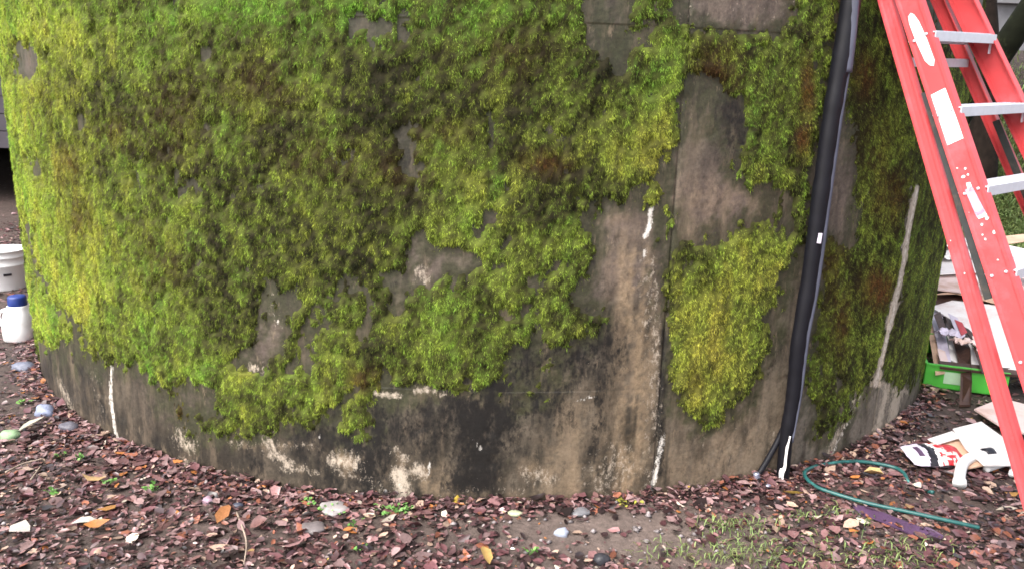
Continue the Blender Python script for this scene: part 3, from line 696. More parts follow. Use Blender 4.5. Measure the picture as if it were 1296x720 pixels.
bc = np.array([.155, .235, .085])*rng.uniform(.5, 1.5, k)[:, None]*np.array([1, 1, 1])+np.array([.06, .02, 0])*rng.random(k)[:, None]
bv, b3, b4, bcol = blades(bx, by, np.where(farb, rng.uniform(.05, .14, k), rng.uniform(.012, .034, k)), np.where(farb, .006, .0021), bc, 1.15)
tag(link('grass', np_mesh('grass', bv, [b3, b4], bcol), M_weed), 'short pale green grass sprouting through the leaves', 'grass', kind='stuff')

# ------------------------------------------------------------------ weeds and small things lying on the ground
def weed_mesh(name, c, nleaf, size, col, spread):
    X = c[0]+rng.normal(0, spread, nleaf); Y = c[1]+rng.normal(0, spread*.6, nleaf)
    cols = np.array(col)*rng.uniform(.6, 1.4, nleaf)[:, None]
    v, t, q_, cc = leaf_cloud(nleaf, X, Y, rng.uniform(.6, 1.3, nleaf)*size, cols, .45, rng.uniform(.012, .03, nleaf), (.6, .95))
    m = len(v); root = np.array([[c[0], c[1], float(ground_z(c[0], c[1]))+.002]])           # every leaf hangs on the one root
    i = (np.arange(nleaf)*8)[:, None]; stem = np.concatenate([np.full((nleaf, 1), m), i+0, i+6], 1)
    return np_mesh(name, np.concatenate([v, root]), [np.concatenate([t, stem]), q_], np.concatenate([cc, np.array([col])]))
G1 = (.17, .36, .09)
for (x, y, k, size, spread, label) in [
    (70, 628, 9, .018, .014, 'small green sprout in the leaf litter nearest the lower left corner'),
    (137, 615, 8, .018, .014, 'small green sprout in leaves below the white drip on the tank foot'),
    (195, 622, 9, .017, .016, 'pale green sprout in leaves beside the foot of the tank, right of two others'),
    (78, 582, 8, .015, .014, 'faint green sprout in leaves below the dark stones'),
    (100, 584, 7, .015, .012, 'tiny green sprout in leaves close to another sprout below the dark stones'),
    (28, 512, 8, .022, .02, 'green weed beside the blue-grey stone left of the tank'),
    (500, 652, 46, .014, .045, 'largest patch of bright green weeds in front of the tank foot'),
    (420, 650, 14, .014, .03, 'thin green weed tuft beside the flat white stone'),
    (450, 668, 12, .015, .014, 'small upright weed on the bare soil in front of flat white stone'),
    (395, 640, 10, .014, .02, 'green weed against the tank foot left of flat white stone'),
    (455, 700, 9, .015, .012, 'lone green weed at the bottom edge below the weed patch'),
    (795, 640, 14, .016, .025, 'yellow-green weed clump at the foot of the tank joint'),
    (670, 705, 8, .014, .012, 'tiny weed shoot among leaves near the pale pebble')]:
    c = gpt(x, y)
    col = (.30, .30, .05) if 'yellow' in label else G1
    tag(link('weed', weed_mesh('weed', c, k, size, col, spread), M_weed), label, 'weed', 'weeds in the leaf litter')
def stone(x, y, wpx, hpx, col, label, name='stone', cat='stone'):
    c = gpt(x, y+hpx*.45); d = project(c)[2]; w = wpx*d/FPX/2
    bm = bmesh.new(); bmesh.ops.create_icosphere(bm, subdivisions=3, radius=1)
    sd = random.random()*50
    for v in bm.verts:
        k = 1+.28*(float(fbm(np.array(v.co.x*1.4+sd), np.array(v.co.y*1.4+v.co.z*1.1), 5, 3))-.5)*2
        v.co = Vector((v.co.x*w*k, v.co.y*w*.75*k, v.co.z*max(w*.62*hpx/wpx*1.3, .006)*k))
    bmesh.ops.rotate(bm, verts=bm.verts, cent=(0, 0, 0), matrix=Matrix.Rotation(random.uniform(-.5, .5), 3, 'Z'))
    o = bm_obj(name, bm, M_stone, None, True)
    at = o.data.color_attributes.new('Col', 'FLOAT_COLOR', 'POINT')
    at.data.foreach_set('color', np.tile(np.array([*col, 1], np.float32), len(o.data.vertices)))
    o.location = (c[0], c[1]+w*.5, c[2]+w*.22)
    return tag(o, label, cat, 'stones on the leaf litter')
stone(54, 516, 27, 24, (.20, .23, .33), 'smooth blue-grey stone in the leaves left of the tank')
stone(84, 538, 26, 20, (.085, .08, .10), 'dark grey stone tucked against the left foot of the tank')
stone(26, 462, 30, 18, (.13, .14, .19), 'dark flat stone behind the blue-grey stone')
stone(711, 671, 18, 17, (.30, .33, .40), 'pale bluish pebble on the soil in front of the tank')
stone(762, 706, 24, 22, (.025, .025, .03), 'black stone at the bottom edge right of pale pebble')
stone(420, 647, 40, 13, (.26, .235, .23), 'flat whitish stone with weeds at the tank foot')
stone(735, 650, 26, 10, (.15, .15, .16), 'grey flat stone near the tank foot above pale pebble')
stone(395, 670, 34, 14, (.13, .11, .11), 'grey-brown flat stone in the soil below flat whitish stone')
stone(10, 548, 26, 22, (.24, .36, .20), 'pale green lichened stone at the left edge')
stone(300, 640, 14, 9, (.05, .055, .08), 'small dark blue stone close to the tank foot')
stone(262, 632, 17, 14, (.30, .20, .25), 'pinkish stone close to the tank foot on the left')
stone(651, 650, 20, 9, (.34, .36, .24), 'cream green lichened stone at the tank foot')

def single_leaf(x, y, wpx, col, label, az=None, asp=(.45, .6)):
    c = gpt(x, y); d = project(c)[2]
    st = rng.uniform(0, 1)
    v, t, q_, cc = leaf_cloud(1, np.array([c[0]]), np.array([c[1]]), np.array([wpx*d/FPX*1.1]), np.array([col]), .22, np.array([.028]), asp)
    o = link('leaf', np_mesh('leaf', v, [t, q_], cc), M_leaf)
    return tag(o, label, 'leaf', 'bright single leaves on the litter')
for (x, y, w, col, label) in [
    (1003, 633, 22, (.52, .36, .08), 'yellow leaf just below the foot of the black pipe'),
    (40, 546, 34, (.44, .42, .33), 'large pale cream leaf below the blue-grey stone'),
    (124, 672, 26, (.36, .15, .05), 'orange leaf lying beside cream torn leaf, lower left'),
    (108, 668, 28, (.46, .44, .39), 'cream torn leaf in the litter, lower left'),
    (127, 670, 16, (.46, .43, .37), 'small cream leaf scrap touching the orange leaf'),
    (28, 680, 36, (.55, .50, .46), 'long pale stick-like leaf in the lower left corner'),
    (137, 651, 24, (.30, .15, .05), 'thin orange-brown leaf above the cream torn leaf'),
    (615, 712, 30, (.38, .25, .09), 'yellow leaf at the bottom edge in front of the tank'),
    (318, 707, 14, (.38, .25, .10), 'small yellow leaf at the bottom edge left of centre'),
    (1150, 650, 20, (.34, .19, .07), 'amber leaf beside the teal hose'),
    (1105, 608, 22, (.50, .36, .16), 'tan leaf inside the loop of the teal hose'),
    (1280, 632, 16, (.34, .19, .07), 'orange-yellow leaf near the foot of the red ladder'),
    (372, 697, 30, (.30, .17, .17), 'broad mauve leaf on the litter near the bottom edge'),
    (285, 660, 30, (.28, .12, .05), 'rusty leaf in the litter in front of left tank foot'),
    (120, 612, 24, (.42, .28, .14), 'tan leaf beside green sprouts, lower left')]:
    single_leaf(x, y, w, col, label)
def twig(pts, r, label):
    P = smooth_path([gpt(x, y, .018) for x, y in pts], 5)
    o = link('twig', tube_mesh('twig', P, np.linspace(r, r*.5, len(P)), 6), plain('pale_twig', (.36, .28, .22), .6, var=.3)); tag(o, label, 'twig')
twig([(8, 604), (30, 592), (55, 586)], .004, 'thin pale twig lying in leaves at the left edge')
twig([(40, 612), (52, 596)], .004, 'short pale twig crossing leaves at lower left')
twig([(300, 655), (312, 690), (309, 720)], .004, 'thin dark twig pointing to the bottom edge')

# ------------------------------------------------------------------ the black pipe and its cable
pipe_px = [(1084, -45), (1080, 0), (1069, 70), (1055, 150), (1041, 250), (1026, 360), (1014, 430), (1007, 500), (998, 555), (993, 612)]
def pipe_pt(x, y, off):
    P = on_tank(x, y, off); return P
c0 = [pipe_pt(x-3, y, .050) for x, y in pipe_px]
foot = c0[-1].copy(); foot[2] = float(ground_z(foot[0], foot[1])); c0.append(foot+np.array([0, 0, -.03]))
pipe = empty('black_pipe', foot, 'black plastic pipe leaning up the mossy tank wall', 'pipe')
PP = smooth_path(c0, 8)
link('tube', tube_mesh('tube', PP, np.linspace(.035, .0235, len(PP))*(1+.16*(fbm(np.arange(len(PP))*.55, np.zeros(len(PP)), 77)-.5)+.08*(rng.random(len(PP))-.5)), 18), M_blackpipe, pipe, True)
def ribbon(name, path_px, hw, off, mat):
    """a curved strip hugging the pipe, of real thickness"""
    P = [pipe_pt(x, y, off) for x, y in path_px]; P = np.array(smooth_path(P, 6)); n_ = len(P)
    hw = np.interp(np.linspace(0, 1, n_), np.linspace(0, 1, len(hw)), hw)
    T = np.gradient(P, axis=0); T /= np.linalg.norm(T, axis=1)[:, None]
    N = np.stack([P[:, 0]-TX, P[:, 1]-TY, 0*P[:, 0]], -1); N /= np.linalg.norm(N, axis=1)[:, None]
    W = np.cross(T, N); k = 7; u = np.linspace(-1, 1, k)
    out = [P[:, None]+W[:, None]*hw[:, None, None]*u[None, :, None] - N[:, None]*(.020*u**2)[None, :, None] - N[:, None]*t for t in (0, .004)]
    VV = np.concatenate([o.reshape(-1, 3) for o in out]); F = grid_faces(k, n_); m = k*n_
    rim = [i*k for i in range(n_)] + [(n_-1)*k+j for j in range(1, k)] + [i*k+k-1 for i in range(n_-2, -1, -1)] + list(range(k-2, 0, -1))
    R4 = np.array([[a_, b_, b_+m, a_+m] for a_, b_ in zip(rim, rim[1:]+rim[:1])])
    return link(name, np_mesh(name, VV, [F, F[:, ::-1]+m, R4]), mat, pipe, True)
ribbon('sleeve', [(1091, -45), (1087, 0), (1083, 45), (1077, 92)], [.016, .018, .022, .026], .090, M_sleeve)
ribbon('lower_sleeve', [(1076, 90), (1066, 150), (1052, 250), (1037, 360), (1024, 430), (1015, 500), (1004, 560)], [.014, .017, .017, .016, .014, .011, .005], .081, M_sleeve)
ribbon('tape_band', [(1041, 296), (1039, 309)], [.009, .010], .088, M_lav)
ribbon('white_stripe', [(1001, 552), (998, 566), (996, 580), (995, 592), (992, 600), (992, 613)], [.0015, .0035, .0025, .0045, .0035, .0035], .079, M_sticker)  # narrow uneven white strip along the lower end of the pipe
adopt(pipe)
cab_px = [(1012, 470), (1003, 505), (990, 545), (975, 575), (959, 602)]
cp = [pipe_pt(x, y, .026) for x, y in cab_px]
cable = empty('black_cable', gpt(966, 612), 'thin black cable running down beside the foot of the black pipe', 'cable')
link('cord', tube_mesh('cord', smooth_path(cp, 6), .0115, 10), M_blackpipe, cable, True)
ce = smooth_path([pipe_pt(957, 598, .03), pipe_pt(959, 606, .034), pipe_pt(966, 612, .04), gpt(973, 619, .008)], 4)
link('connector', tube_mesh('connector', ce, .0125, 10), M_silver, cable, True)
adopt(cable)

# ------------------------------------------------------------------ teal hose, purple film
hz = [(1238,675),(1195,665),(1150,655),(1100,643),(1060,632),(1032,621),(1018,609),(1022,599),(1045,593),(1085,590),(1125,596),(1142,604),(1152,613),(1166,619),(1180,628)]
hp = [gpt(x, y, .019 if i not in (12, 13) else -.004) for i, (x, y) in enumerate(hz)]
tag(link('garden_hose', tube_mesh('garden_hose', smooth_path(hp, 8), .0075, 10), M_hose, None, True), 'teal garden hose looped on the leaves beside the pipe', 'hose')
fl = [(1076,641),(1098,648),(1124,655),(1150,662),(1176,673),(1194,684),(1184,689),(1160,681),(1140,674),(1112,664),(1088,652)]
film = slab('plastic_film', [gpt(x, y,   .010+.008*math.sin(i*1.7)) for i, (x, y) in enumerate(fl)], .003, M_purple)
tag(film, 'crumpled purple plastic strip lying under the teal hose', 'plastic')

# ------------------------------------------------------------------ the red stepladder, folded, leaning on the tank
LA = on_depth(1249, 300, 2.50); LB = on_depth(1149, 0, 2.69)
lt = (LB-LA)/np.linalg.norm(LB-LA)
az = math.radians(36); la = np.array([math.cos(az), math.sin(az), 0.032]); la /= np.linalg.norm(la); ln = np.array([-la[1], la[0], 0.0])
lt_f = lt - 2*la*(lt@la); lt_f /= np.linalg.norm(lt_f)         # far stile flares the other way
n_face = np.cross(la, (lt+lt_f)/2); n_face /= np.linalg.norm(n_face)
if n_face @ ln > 0: n_face = -n_face                           # out of the ladder's climbing side (towards the camera)
W0 = .415                                                      # width at the point LB
LBf = LB + la*W0
def stile_pt(s, far=False):                                    # s = distance along the stile from LB
    return (LBf+lt_f*s) if far else (LB+lt*s)
s_foot = -(LB[2]-.0)/lt[2]; s_top = (2.02-LB[2])/lt[2]
ladder = empty('stepladder', tuple((stile_pt(s_foot)+stile_pt(s_foot, True))/2), 'red fibreglass stepladder folded and leaning against the tank', 'ladder')
def channel(name, A, B, outward, depth_dir, web, fl, t, mat, lip=1):
    """C section: web facing outward, two flanges pointing inward"""
    bm = bmesh.new(); A = np.asarray(A); B = np.asarray(B); ax = (B-A)/np.linalg.norm(B-A)
    o = outward - ax*(outward@ax); o /= np.linalg.norm(o); d = depth_dir - ax*(depth_dir@ax) - o*(depth_dir@o); d /= np.linalg.norm(d)
    h = web/2
    b_w = .010; b_h = .0035                                    # raised beads along both edges of the web
    prof = [(-h, b_h), (-h+b_w, b_h), (-h+b_w+.003, 0), (h-b_w-.003, 0), (h-b_w, b_h), (h, b_h), (h, -fl), (h-t, -fl), (h-t, -t), (-h+t, -t), (-h+t, -fl), (-h, -fl)]
    a_ = [bm.verts.new(tuple(A+d*u+o*v)) for u, v in prof]; b_ = [bm.verts.new(tuple(B+d*u+o*v)) for u, v in prof]
    for i in range(12): bm.faces.new([a_[i], a_[(i+1) % 12], b_[(i+1) % 12], b_[i]])
    for idx in ((0, 1, 2, 9, 10, 11), (2, 3, 8, 9), (3, 4, 5, 6, 7, 8)):
        bm.faces.new([a_[i] for i in idx][::-1]); bm.faces.new([b_[i] for i in idx])
    bmesh.ops.recalc_face_normals(bm, faces=bm.faces[:])
    es = [e for e in bm.edges if abs((e.verts[0].co-e.verts[1].co).length-np.linalg.norm(B-A)) < 1e-3]
    bmesh.ops.bevel(bm, geom=es, offset=.0014, segments=2, affect='EDGES', clamp_overlap=True)
    return bm_obj(name, bm, mat, ladder)
WEB, RWEB = .080, .046
near_stile = channel('front_stile', stile_pt(s_foot+.03), stile_pt(s_top), -la, n_face, WEB, .032, .004, M_red)
far_stile = channel('front_stile', stile_pt(s_foot+.03, True), stile_pt(s_top, True), la, n_face, WEB, .032, .004, M_red)
RO = .080
def rear_pt(s, far=False):
    b = stile_pt(s, far); k = .030 + .028*0
    return b - n_face*(.076 - .030*s)
channel('rear_rail', rear_pt(s_foot+.12), rear_pt(s_top-.06), -la, n_face, RWEB, .026, .004, M_red)
channel('rear_rail', rear_pt(s_foot+.12, True), rear_pt(s_top-.06, True), la, n_face, RWEB, .026, .004, M_red)
# steps: aluminium channels with a front lip, fixed with angled braces
steps_s = []
s_a = None
for s in np.linspace(-1.0, .3, 2601):
    if s_a is None and project(stile_pt(s))[1] <= 143: s_a = s
step_gap = .277
upl = (lt+lt_f)/2; upl /= np.linalg.norm(upl)
zdir = np.array([0, 0, 1.0]); hn = n_face - zdir*(n_face@zdir); hn /= np.linalg.norm(hn)
for k_ in range(-5, 3):
    s = s_a + k_*step_gap
    if s < s_foot+.15 or s > s_top-.1: continue
    A = stile_pt(s)+la*.004; B = stile_pt(s, True)-la*.004
    L = np.linalg.norm(B-A); u = (B-A)/L; mid_ = (A+B)/2
    bm = bmesh.new()                                                              # folded tread: flat top, front and rear aprons
    prof = [(-.046, .020), (.046, .020), (.046, -.012), (.0425, -.012), (.0425, .0155), (-.0425, .0155), (-.0425, -.014), (-.046, -.014)]
    e0 = [bm.verts.new(tuple(A+u*.004+hn*p_+zdir*q_)) for p_, q_ in prof]; e1 = [bm.verts.new(tuple(B-u*.004+hn*p_+zdir*q_)) for p_, q_ in prof]
    for i in range(8): bm.faces.new([e0[i], e0[(i+1) % 8], e1[(i+1) % 8], e1[i]])
    for idx in ((0, 1, 4, 5), (1, 2, 3, 4), (0, 5, 6, 7)):
        bm.faces.new([e0[i] for i in idx][::-1]); bm.faces.new([e1[i] for i in idx])
    st = bm_obj('step', bm, M_alu, ladder, bevel=.001)
    bmr = bmesh.new()
    for j in range(5): add_box(bmr, mid_+hn*(-.032+.016*j)+zdir*.0212, u, hn, zdir, L-.04, .003, .003)
    tag(bm_obj('tread_ridges', bmr, M_alu, st), kind='stuff')
    bm = bmesh.new(); add_box(bm, A+u*.020+hn*.030-zdir*.046, u, hn, zdir, .026, .003, .066); bm_obj('step_bracket', bm, M_alu, ladder)
    bm = bmesh.new(); add_box(bm, B-u*.010+hn*.030-zdir*.030, u, hn, zdir, .014, .003, .034); bm_obj('step_bracket', bm, M_alu, ladder)
    for (E_, dr, sgn) in ((A, u, -1), (B, -u, 1)):
        bm = bmesh.new()
        for (dx, dz) in ((.022, .0), (-.022, .0)):
            ctr = E_ + n_face*dx + la*sgn*.0058
            bmesh.ops.create_uvsphere(bm, u_segments=8, v_segments=5, radius=.0055, matrix=Matrix.Translation(Vector(tuple(ctr))))
        tag(bm_obj('rivets', bm, M_alu, ladder, True), kind='stuff')
# rear cross braces, spreaders, cap, feet
for k_ in (-4, 1):
    s = s_a + k_*step_gap - .045
    if s > s_top-.15 or s < s_foot+.2: continue
    bm = bmesh.new(); add_beam(bm, rear_pt(s)+la*.006, rear_pt(s, True)-la*.006, zdir, .030, .012)
    bm_obj('rear_brace', bm, M_alu, ladder)
def spread(A, B, nm='spreader'):
    bm = bmesh.new(); add_beam(bm, A, B, n_face, .024, .005); bm_obj(nm, bm, M_darksteel, ladder)
pA = lambda x, y, far: None
s_m = s_a
spread(stile_pt(s_a+.10)-n_face*.047+la*.012, stile_pt(s_a-.62)-n_face*.060+la*.012)
spread(stile_pt(s_a-.02, True)-n_face*.050-la*.075, stile_pt(s_a-.46, True)-n_face*.085-la*.045)
bm = bmesh.new()
topc = (stile_pt(s_top)+stile_pt(s_top, True))/2 - n_face*.05
add_box(bm, topc+upl*.02, la, np.cross(upl, la), upl, W0+.03, .24, .05); bm_obj('top_cap', bm, M_red, ladder, bevel=.008)
for far in (False, True):
    bm = bmesh.new(); f0 = stile_pt(s_foot+.03, far); add_box(bm, f0+upl*.012, la, n_face, upl, .05, .12, .085)
    bm_obj('foot', bm, M_darksteel, ladder, bevel=.006)
# stickers on the near stile
def on_stile(s, u, lift=.0012):
    ax = lt; o = -la - ax*(-la@ax); o /= np.linalg.norm(o); d = n_face - ax*(n_face@ax) - o*(n_face@o); d /= np.linalg.norm(d)
    return stile_pt(s) + d*u + o*lift
def stile_s(y):
    for s in np.linspace(.5, -1.5, 4001):
        if project(stile_pt(s))[1] >= y: return s
def sticker(name, outline, mat):
    return slab(name, [on_stile(s, u) for s, u in outline], .001, mat, ladder)
sA, sB = stile_s(16), stile_s(86)
sticker('warning_label', [(sA-(sA-sB)*t_, w) for t_, w in ((0.03, -.016), (.0, -.004), (.05, .004), (.2, .012), (.5, .018), (.92, .020), (1.0, .012), (.96, .0), (.85, -.010), (.45, -.018), (.15, -.020))], M_sticker)
sC, sD = stile_s(116), stile_s(180)
sticker('warning_label', [(sC, -.026), (sC, .024), (sD, .030), (sD, -.026)], M_sticker)
sE, sF = stile_s(238), stile_s(272)
sticker('faded_label', [(sE, -.018), (sE+.004, .006), (sF, .020), (sF-.004, -.010)], M_decal)
sticker('faded_label', [(sF+.012, -.012), (sF+.014, .018), (sF-.012, .022), (sF-.012, -.006)], M_sticker)
sticker('faded_label', [(sE+.02, -.008), (sE+.018, .004), (sE-.012, .008), (sE-.010, -.010)], M_sticker)
rs = np.random.default_rng(5)
for (y, u, r_) in [(222, -.010, .006), (214, .004, .004), (222, .006, .004), (279, .018, .006), (284, -.002, .004), (297, .026, .006), (302, -.006, .004), (296, -.01, .003), (330, .01, .003), (210, -.02, .003), (265, -.03, .003)]:
    s = stile_s(y)
    sticker('paint_spatter', [(s+r_*math.sin(a_)*rs.uniform(.6, 1.2), u+r_*math.cos(a_)*rs.uniform(.6, 1.2)) for a_ in np.linspace(0, 6.283, 8, endpoint=False)], M_sticker)
def on_rear(s, u):
    ax = lt; o = -la - ax*(-la@ax); o /= np.linalg.norm(o); d = n_face - ax*(n_face@ax) - o*(n_face@o); d /= np.linalg.norm(d)
    return rear_pt(s) + d*u + o*.0012
for (y, u, r_) in [(291, -.022, .005), (303, -.015, .005), (286, -.012, .003), (330, .004, .003)]:
    s = stile_s(y+4)
    slab('paint_spatter', [on_rear(s+r_*math.sin(a_)*rs.uniform(.6, 1.2), u+r_*math.cos(a_)*rs.uniform(.6, 1.2)) for a_ in np.linspace(0, 6.283, 8, endpoint=False)], .001, M_sticker, ladder)
adopt(ladder)

# ------------------------------------------------------------------ rubbish to the right of the tank
def z_at(x, y, z): return on_plane(x, y, z)
# green tray
ta, tb_, = gpt(1168, 490), gpt(1270, 506)
tu = (tb_-ta); tu[2] = 0; tlen = np.linalg.norm(tu)*1.02; tu /= np.linalg.norm(tu); tv = np.array([-tu[1], tu[0], 0]);
tray = empty('plastic_tray', ta, 'bright green plastic tray full of wet flattened cartons', 'tray')
bm = bmesh.new(); th_, td, tw = .115, .62, .006; zz0 = float(ta[2])+.004
cen = ta+tu*tlen/2+tv*td/2; cen[2] = zz0
add_box(bm, cen+np.array([0, 0, tw/2]), tu, tv, zdir, tlen, td, tw)
bm_obj('base', bm, M_green, tray)
for (c_, ux_, L_) in ((cen-tv*td/2, tu, tlen), (cen+tv*td/2, tu, tlen), (cen-tu*tlen/2, tv, td-.014), (cen+tu*tlen/2, tv, td-.014)):
    bm = bmesh.new(); nn = np.cross(zdir, ux_)
    add_box(bm, c_+zdir*(th_/2+tw), ux_, nn, zdir, L_, tw, th_)
    sd_ = bm_obj('side', bm, M_green, tray); bm = bmesh.new()
    add_box(bm, c_+zdir*(th_+tw+.0045), ux_, nn, zdir, L_+.004, .018, .008)
    bm_obj('rim', bm, M_green, sd_)
lp0 = ta+tu*.09-tv*.006
slab('pale_label', [lp0+zdir*.035, lp0+tu*.11+zdir*.035, lp0+tu*.11+zdir*.100, lp0+zdir*.100], .0015, M_pale_green, tray)
adopt(tray)
def sheet(name, pts, mat, label, cat, thick=.006, group='wet cartons right of the tank'):
    o = slab(name, [z_at(x, y, z) for x, y, z in pts], thick, mat); return tag(o, label, cat, group)
sheet('flattened_carton', [(1183,332,.34),(1238,302,.36),(1310,318,.36),(1320,340,.35),(1190,347,.33)], M_card, 'white carton sheet topmost at the back of the wet pile', 'carton')
sheet('flattened_carton', [(1184,350,.30),(1250,345,.31),(1320,342,.32),(1330,398,.28),(1255,374,.28),(1186,366,.28)], M_pinkcard, 'pinkish white carton sheet under the topmost back sheet', 'carton', .008)
sheet('wooden_board', [(1180,366,.24),(1255,378,.25),(1320,398,.25),(1330,420,.2),(1255,398,.2),(1178,390,.2)], M_brown, 'dark brown wet board between the carton sheets', 'board', .03, None)
sheet('flattened_carton', [(1178,388,.22),(1205,380,.24),(1260,386,.25),(1320,400,.25),(1330,470,.17),(1262,466,.15),(1240,442,.16),(1210,408,.19)], M_card, 'big white carton sheet tilted over the green tray', 'carton', .008)
sheet('flattened_carton', [(1196,402,.165),(1206,408,.165),(1238,446,.145),(1252,464,.14),(1215,462,.13),(1203,455,.135)], M_card, 'narrow white carton flap below the big white sheet', 'carton')
sheet('leaflet', [(1176,392,.19),(1190,386,.21),(1204,458,.135),(1192,460,.13)], M_lav, 'bluish white folded leaflet standing in the green tray', 'leaflet', .004, None)
sheet('wooden_board', [(1174,414,.15),(1182,410,.16),(1196,470,.115),(1184,472,.11)], M_tancard, 'tan board edge at the left end of the green tray', 'board', .012, None)
sheet('bark_strip', [(1196,400,.20),(1210,408,.20),(1228,440,.19),(1230,480,.13),(1228,512,.03),(1214,512,.03),(1216,470,.13),(1206,430,.18)], M_brown, 'dark brown bark strip hanging over the green tray front', 'bark', .012, None)
sheet('flattened_carton', [(1188,456,.150),(1262,464,.155),(1330,470,.16),(1330,478,.15),(1262,472,.145),(1190,464,.142)], M_brown, 'soaked brown carton lying in the green tray', 'carton', .012)
def crumpled(name, x, y, z, w, label, mat, cat='paper', seed=0, flat=.45):
    c = on_plane(x, y, z); n_ = 15
    U, Vv = np.meshgrid(np.linspace(-1, 1, n_), np.linspace(-1, 1, n_)); rr_ = np.random.default_rng(seed)
    hh = (fbm(U*2.2+seed, Vv*2.2, seed, 3)-.5)*flat*2.2 + np.abs(np.sin(U*3+Vv*2+seed))*.12
    X = U*(1+.25*(fbm(Vv*2, U, seed+3)-.5)); Y = Vv*.8*(1+.4*(fbm(U*2, Vv, seed+5)-.5))
    P = np.stack([c[0]+w*X, c[1]+w*Y, c[2]+w*(hh+.25)], -1).reshape(-1, 3); F = grid_faces(n_, n_); m = len(P)
    Pb = P - np.array([0, 0, .002])
    rim = [i for i in range(n_)] + [i*n_+n_-1 for i in range(1, n_)] + [(n_-1)*n_+i for i in range(n_-2, -1, -1)] + [i*n_ for i in range(n_-2, 0, -1)]
    R4 = np.array([[b_, a_, a_+m, b_+m] for a_, b_ in zip(rim, rim[1:]+rim[:1])])
    o = link(name, np_mesh(name, np.concatenate([P, Pb]), [F, F[:, ::-1]+m, R4]), mat)
    return tag(o, label, cat, 'crumpled papers in the rubbish pile')
crumpled('crumpled_paper', 1204, 330, .34, .13, 'crumpled white paper beside the mossy tank edge, at the back of the pile', M_card, seed=1)
crumpled('crumpled_paper', 1232, 312, .37, .10, 'white paper seen between the two near ladder rails', M_whiteprint, seed=2)
crumpled('crumpled_paper', 1244, 362, .33, .09, 'small crumpled grey-white paper between the ladder rails, lower of two', M_card, seed=3)
crumpled('crumpled_paper', 1222, 436, .20, .07, 'torn pinkish paper on the carton flap above the green tray', M_pinkcard, seed=4)
crumpled('crumpled_paper', 1200, 424, .20, .06, 'dirty lavender paper on the leaflet in the green tray', M_lav, seed=6)
crumpled('crumpled_paper', 1288, 352, .34, .14, 'wide bluish white wrapper right of the near ladder rail', M_lav, seed=5)
sheet('flattened_carton', [(1214,410,.20),(1226,416,.20),(1262,452,.17),(1256,458,.165)], M_brown, 'thin dark edge of soaked carton across the big white sheet', 'carton', .006)
sheet('flattened_carton', [(1184,372,.262),(1210,371,.265),(1262,384,.268),(1258,377,.272),(1216,366,.27)], M_tancard, 'tan carton edge in the dark gap of the pile', 'carton', .006)
for i, (pts, m_, lab, ct) in enumerate([
    ([(1182,398,.23),(1190,394,.235),(1199,420,.20),(1192,424,.195)], M_brown, 'dark leaflet edge left of the bluish leaflet', 'leaflet'),
    ([(1200,396,.235),(1212,402,.235),(1222,424,.215),(1214,430,.205)], M_lav, 'lavender leaflet page half under the brown bark strip', 'leaflet'),
    ([(1208,404,.232),(1218,408,.232),(1224,420,.222),(1217,424,.218)], M_redprint, 'small red printed page under the bark strip', 'leaflet'),
    ([(1230,424,.215),(1242,432,.205),(1250,452,.18),(1238,448,.185)], M_pinkcard, 'pinkish page right of the bark strip', 'leaflet'),
    ([(1232,440,.195),(1240,446,.19),(1250,470,.16),(1243,472,.155)], M_brown, 'brown soaked page lowest right of bark strip', 'leaflet'),
    ([(1186,440,.17),(1196,444,.165),(1202,462,.145),(1192,464,.14)], M_pinkcard, 'pinkish page at the left end of the green tray', 'leaflet'),
    ([(1262,300,.35),(1300,296,.36),(1312,304,.35),(1270,310,.34)], M_tancard, 'tan carton at the far right back of the pile', 'carton')]):
    sheet('leaflet' if ct == 'leaflet' else 'flattened_carton', pts, m_, lab, ct, .003)
# loose pieces on the leaves
def lay(x, y, dz): 
    P = gpt(x, y); return on_plane(x, y, float(P[2])+dz)
def lay_sheet(name, pts, mat, label, cat, thick=.006, group=None):
    o = slab(name, [lay(*p) for p in pts], thick, mat); return tag(o, label, cat, group)
g2 = 'carton scraps on the leaves'
lay_sheet('carton_scrap', [(1233,517,.05),(1268,503,.05),(1330,520,.06),(1335,560,.05),(1264,537,.045)], M_pinkcard, 'pinkish carton scrap behind the ladder rail nearest the tray', 'carton', .008, g2)
lay_sheet('carton_scrap', [(1206,542,.075),(1242,533,.08),(1274,556,.07),(1292,588,.055),(1246,588,.06),(1222,566,.07)], M_card, 'white carton scrap on top of the tan striped scrap', 'carton', .006, g2)
lay_sheet('carton_scrap', [(1176,556,.05),(1205,546,.055),(1236,566,.055),(1246,588,.045),(1226,592,.035),(1196,572,.045)], M_tancard, 'tan carton scrap with one white edge beside the printed bag', 'carton', .006, g2)
lay_sheet('carton_scrap', [(1174,555,.062),(1205,545,.066),(1216,553,.066),(1186,562,.060)], M_card, 'narrow white paper strip lying on the tan scrap', 'carton', .003, g2)
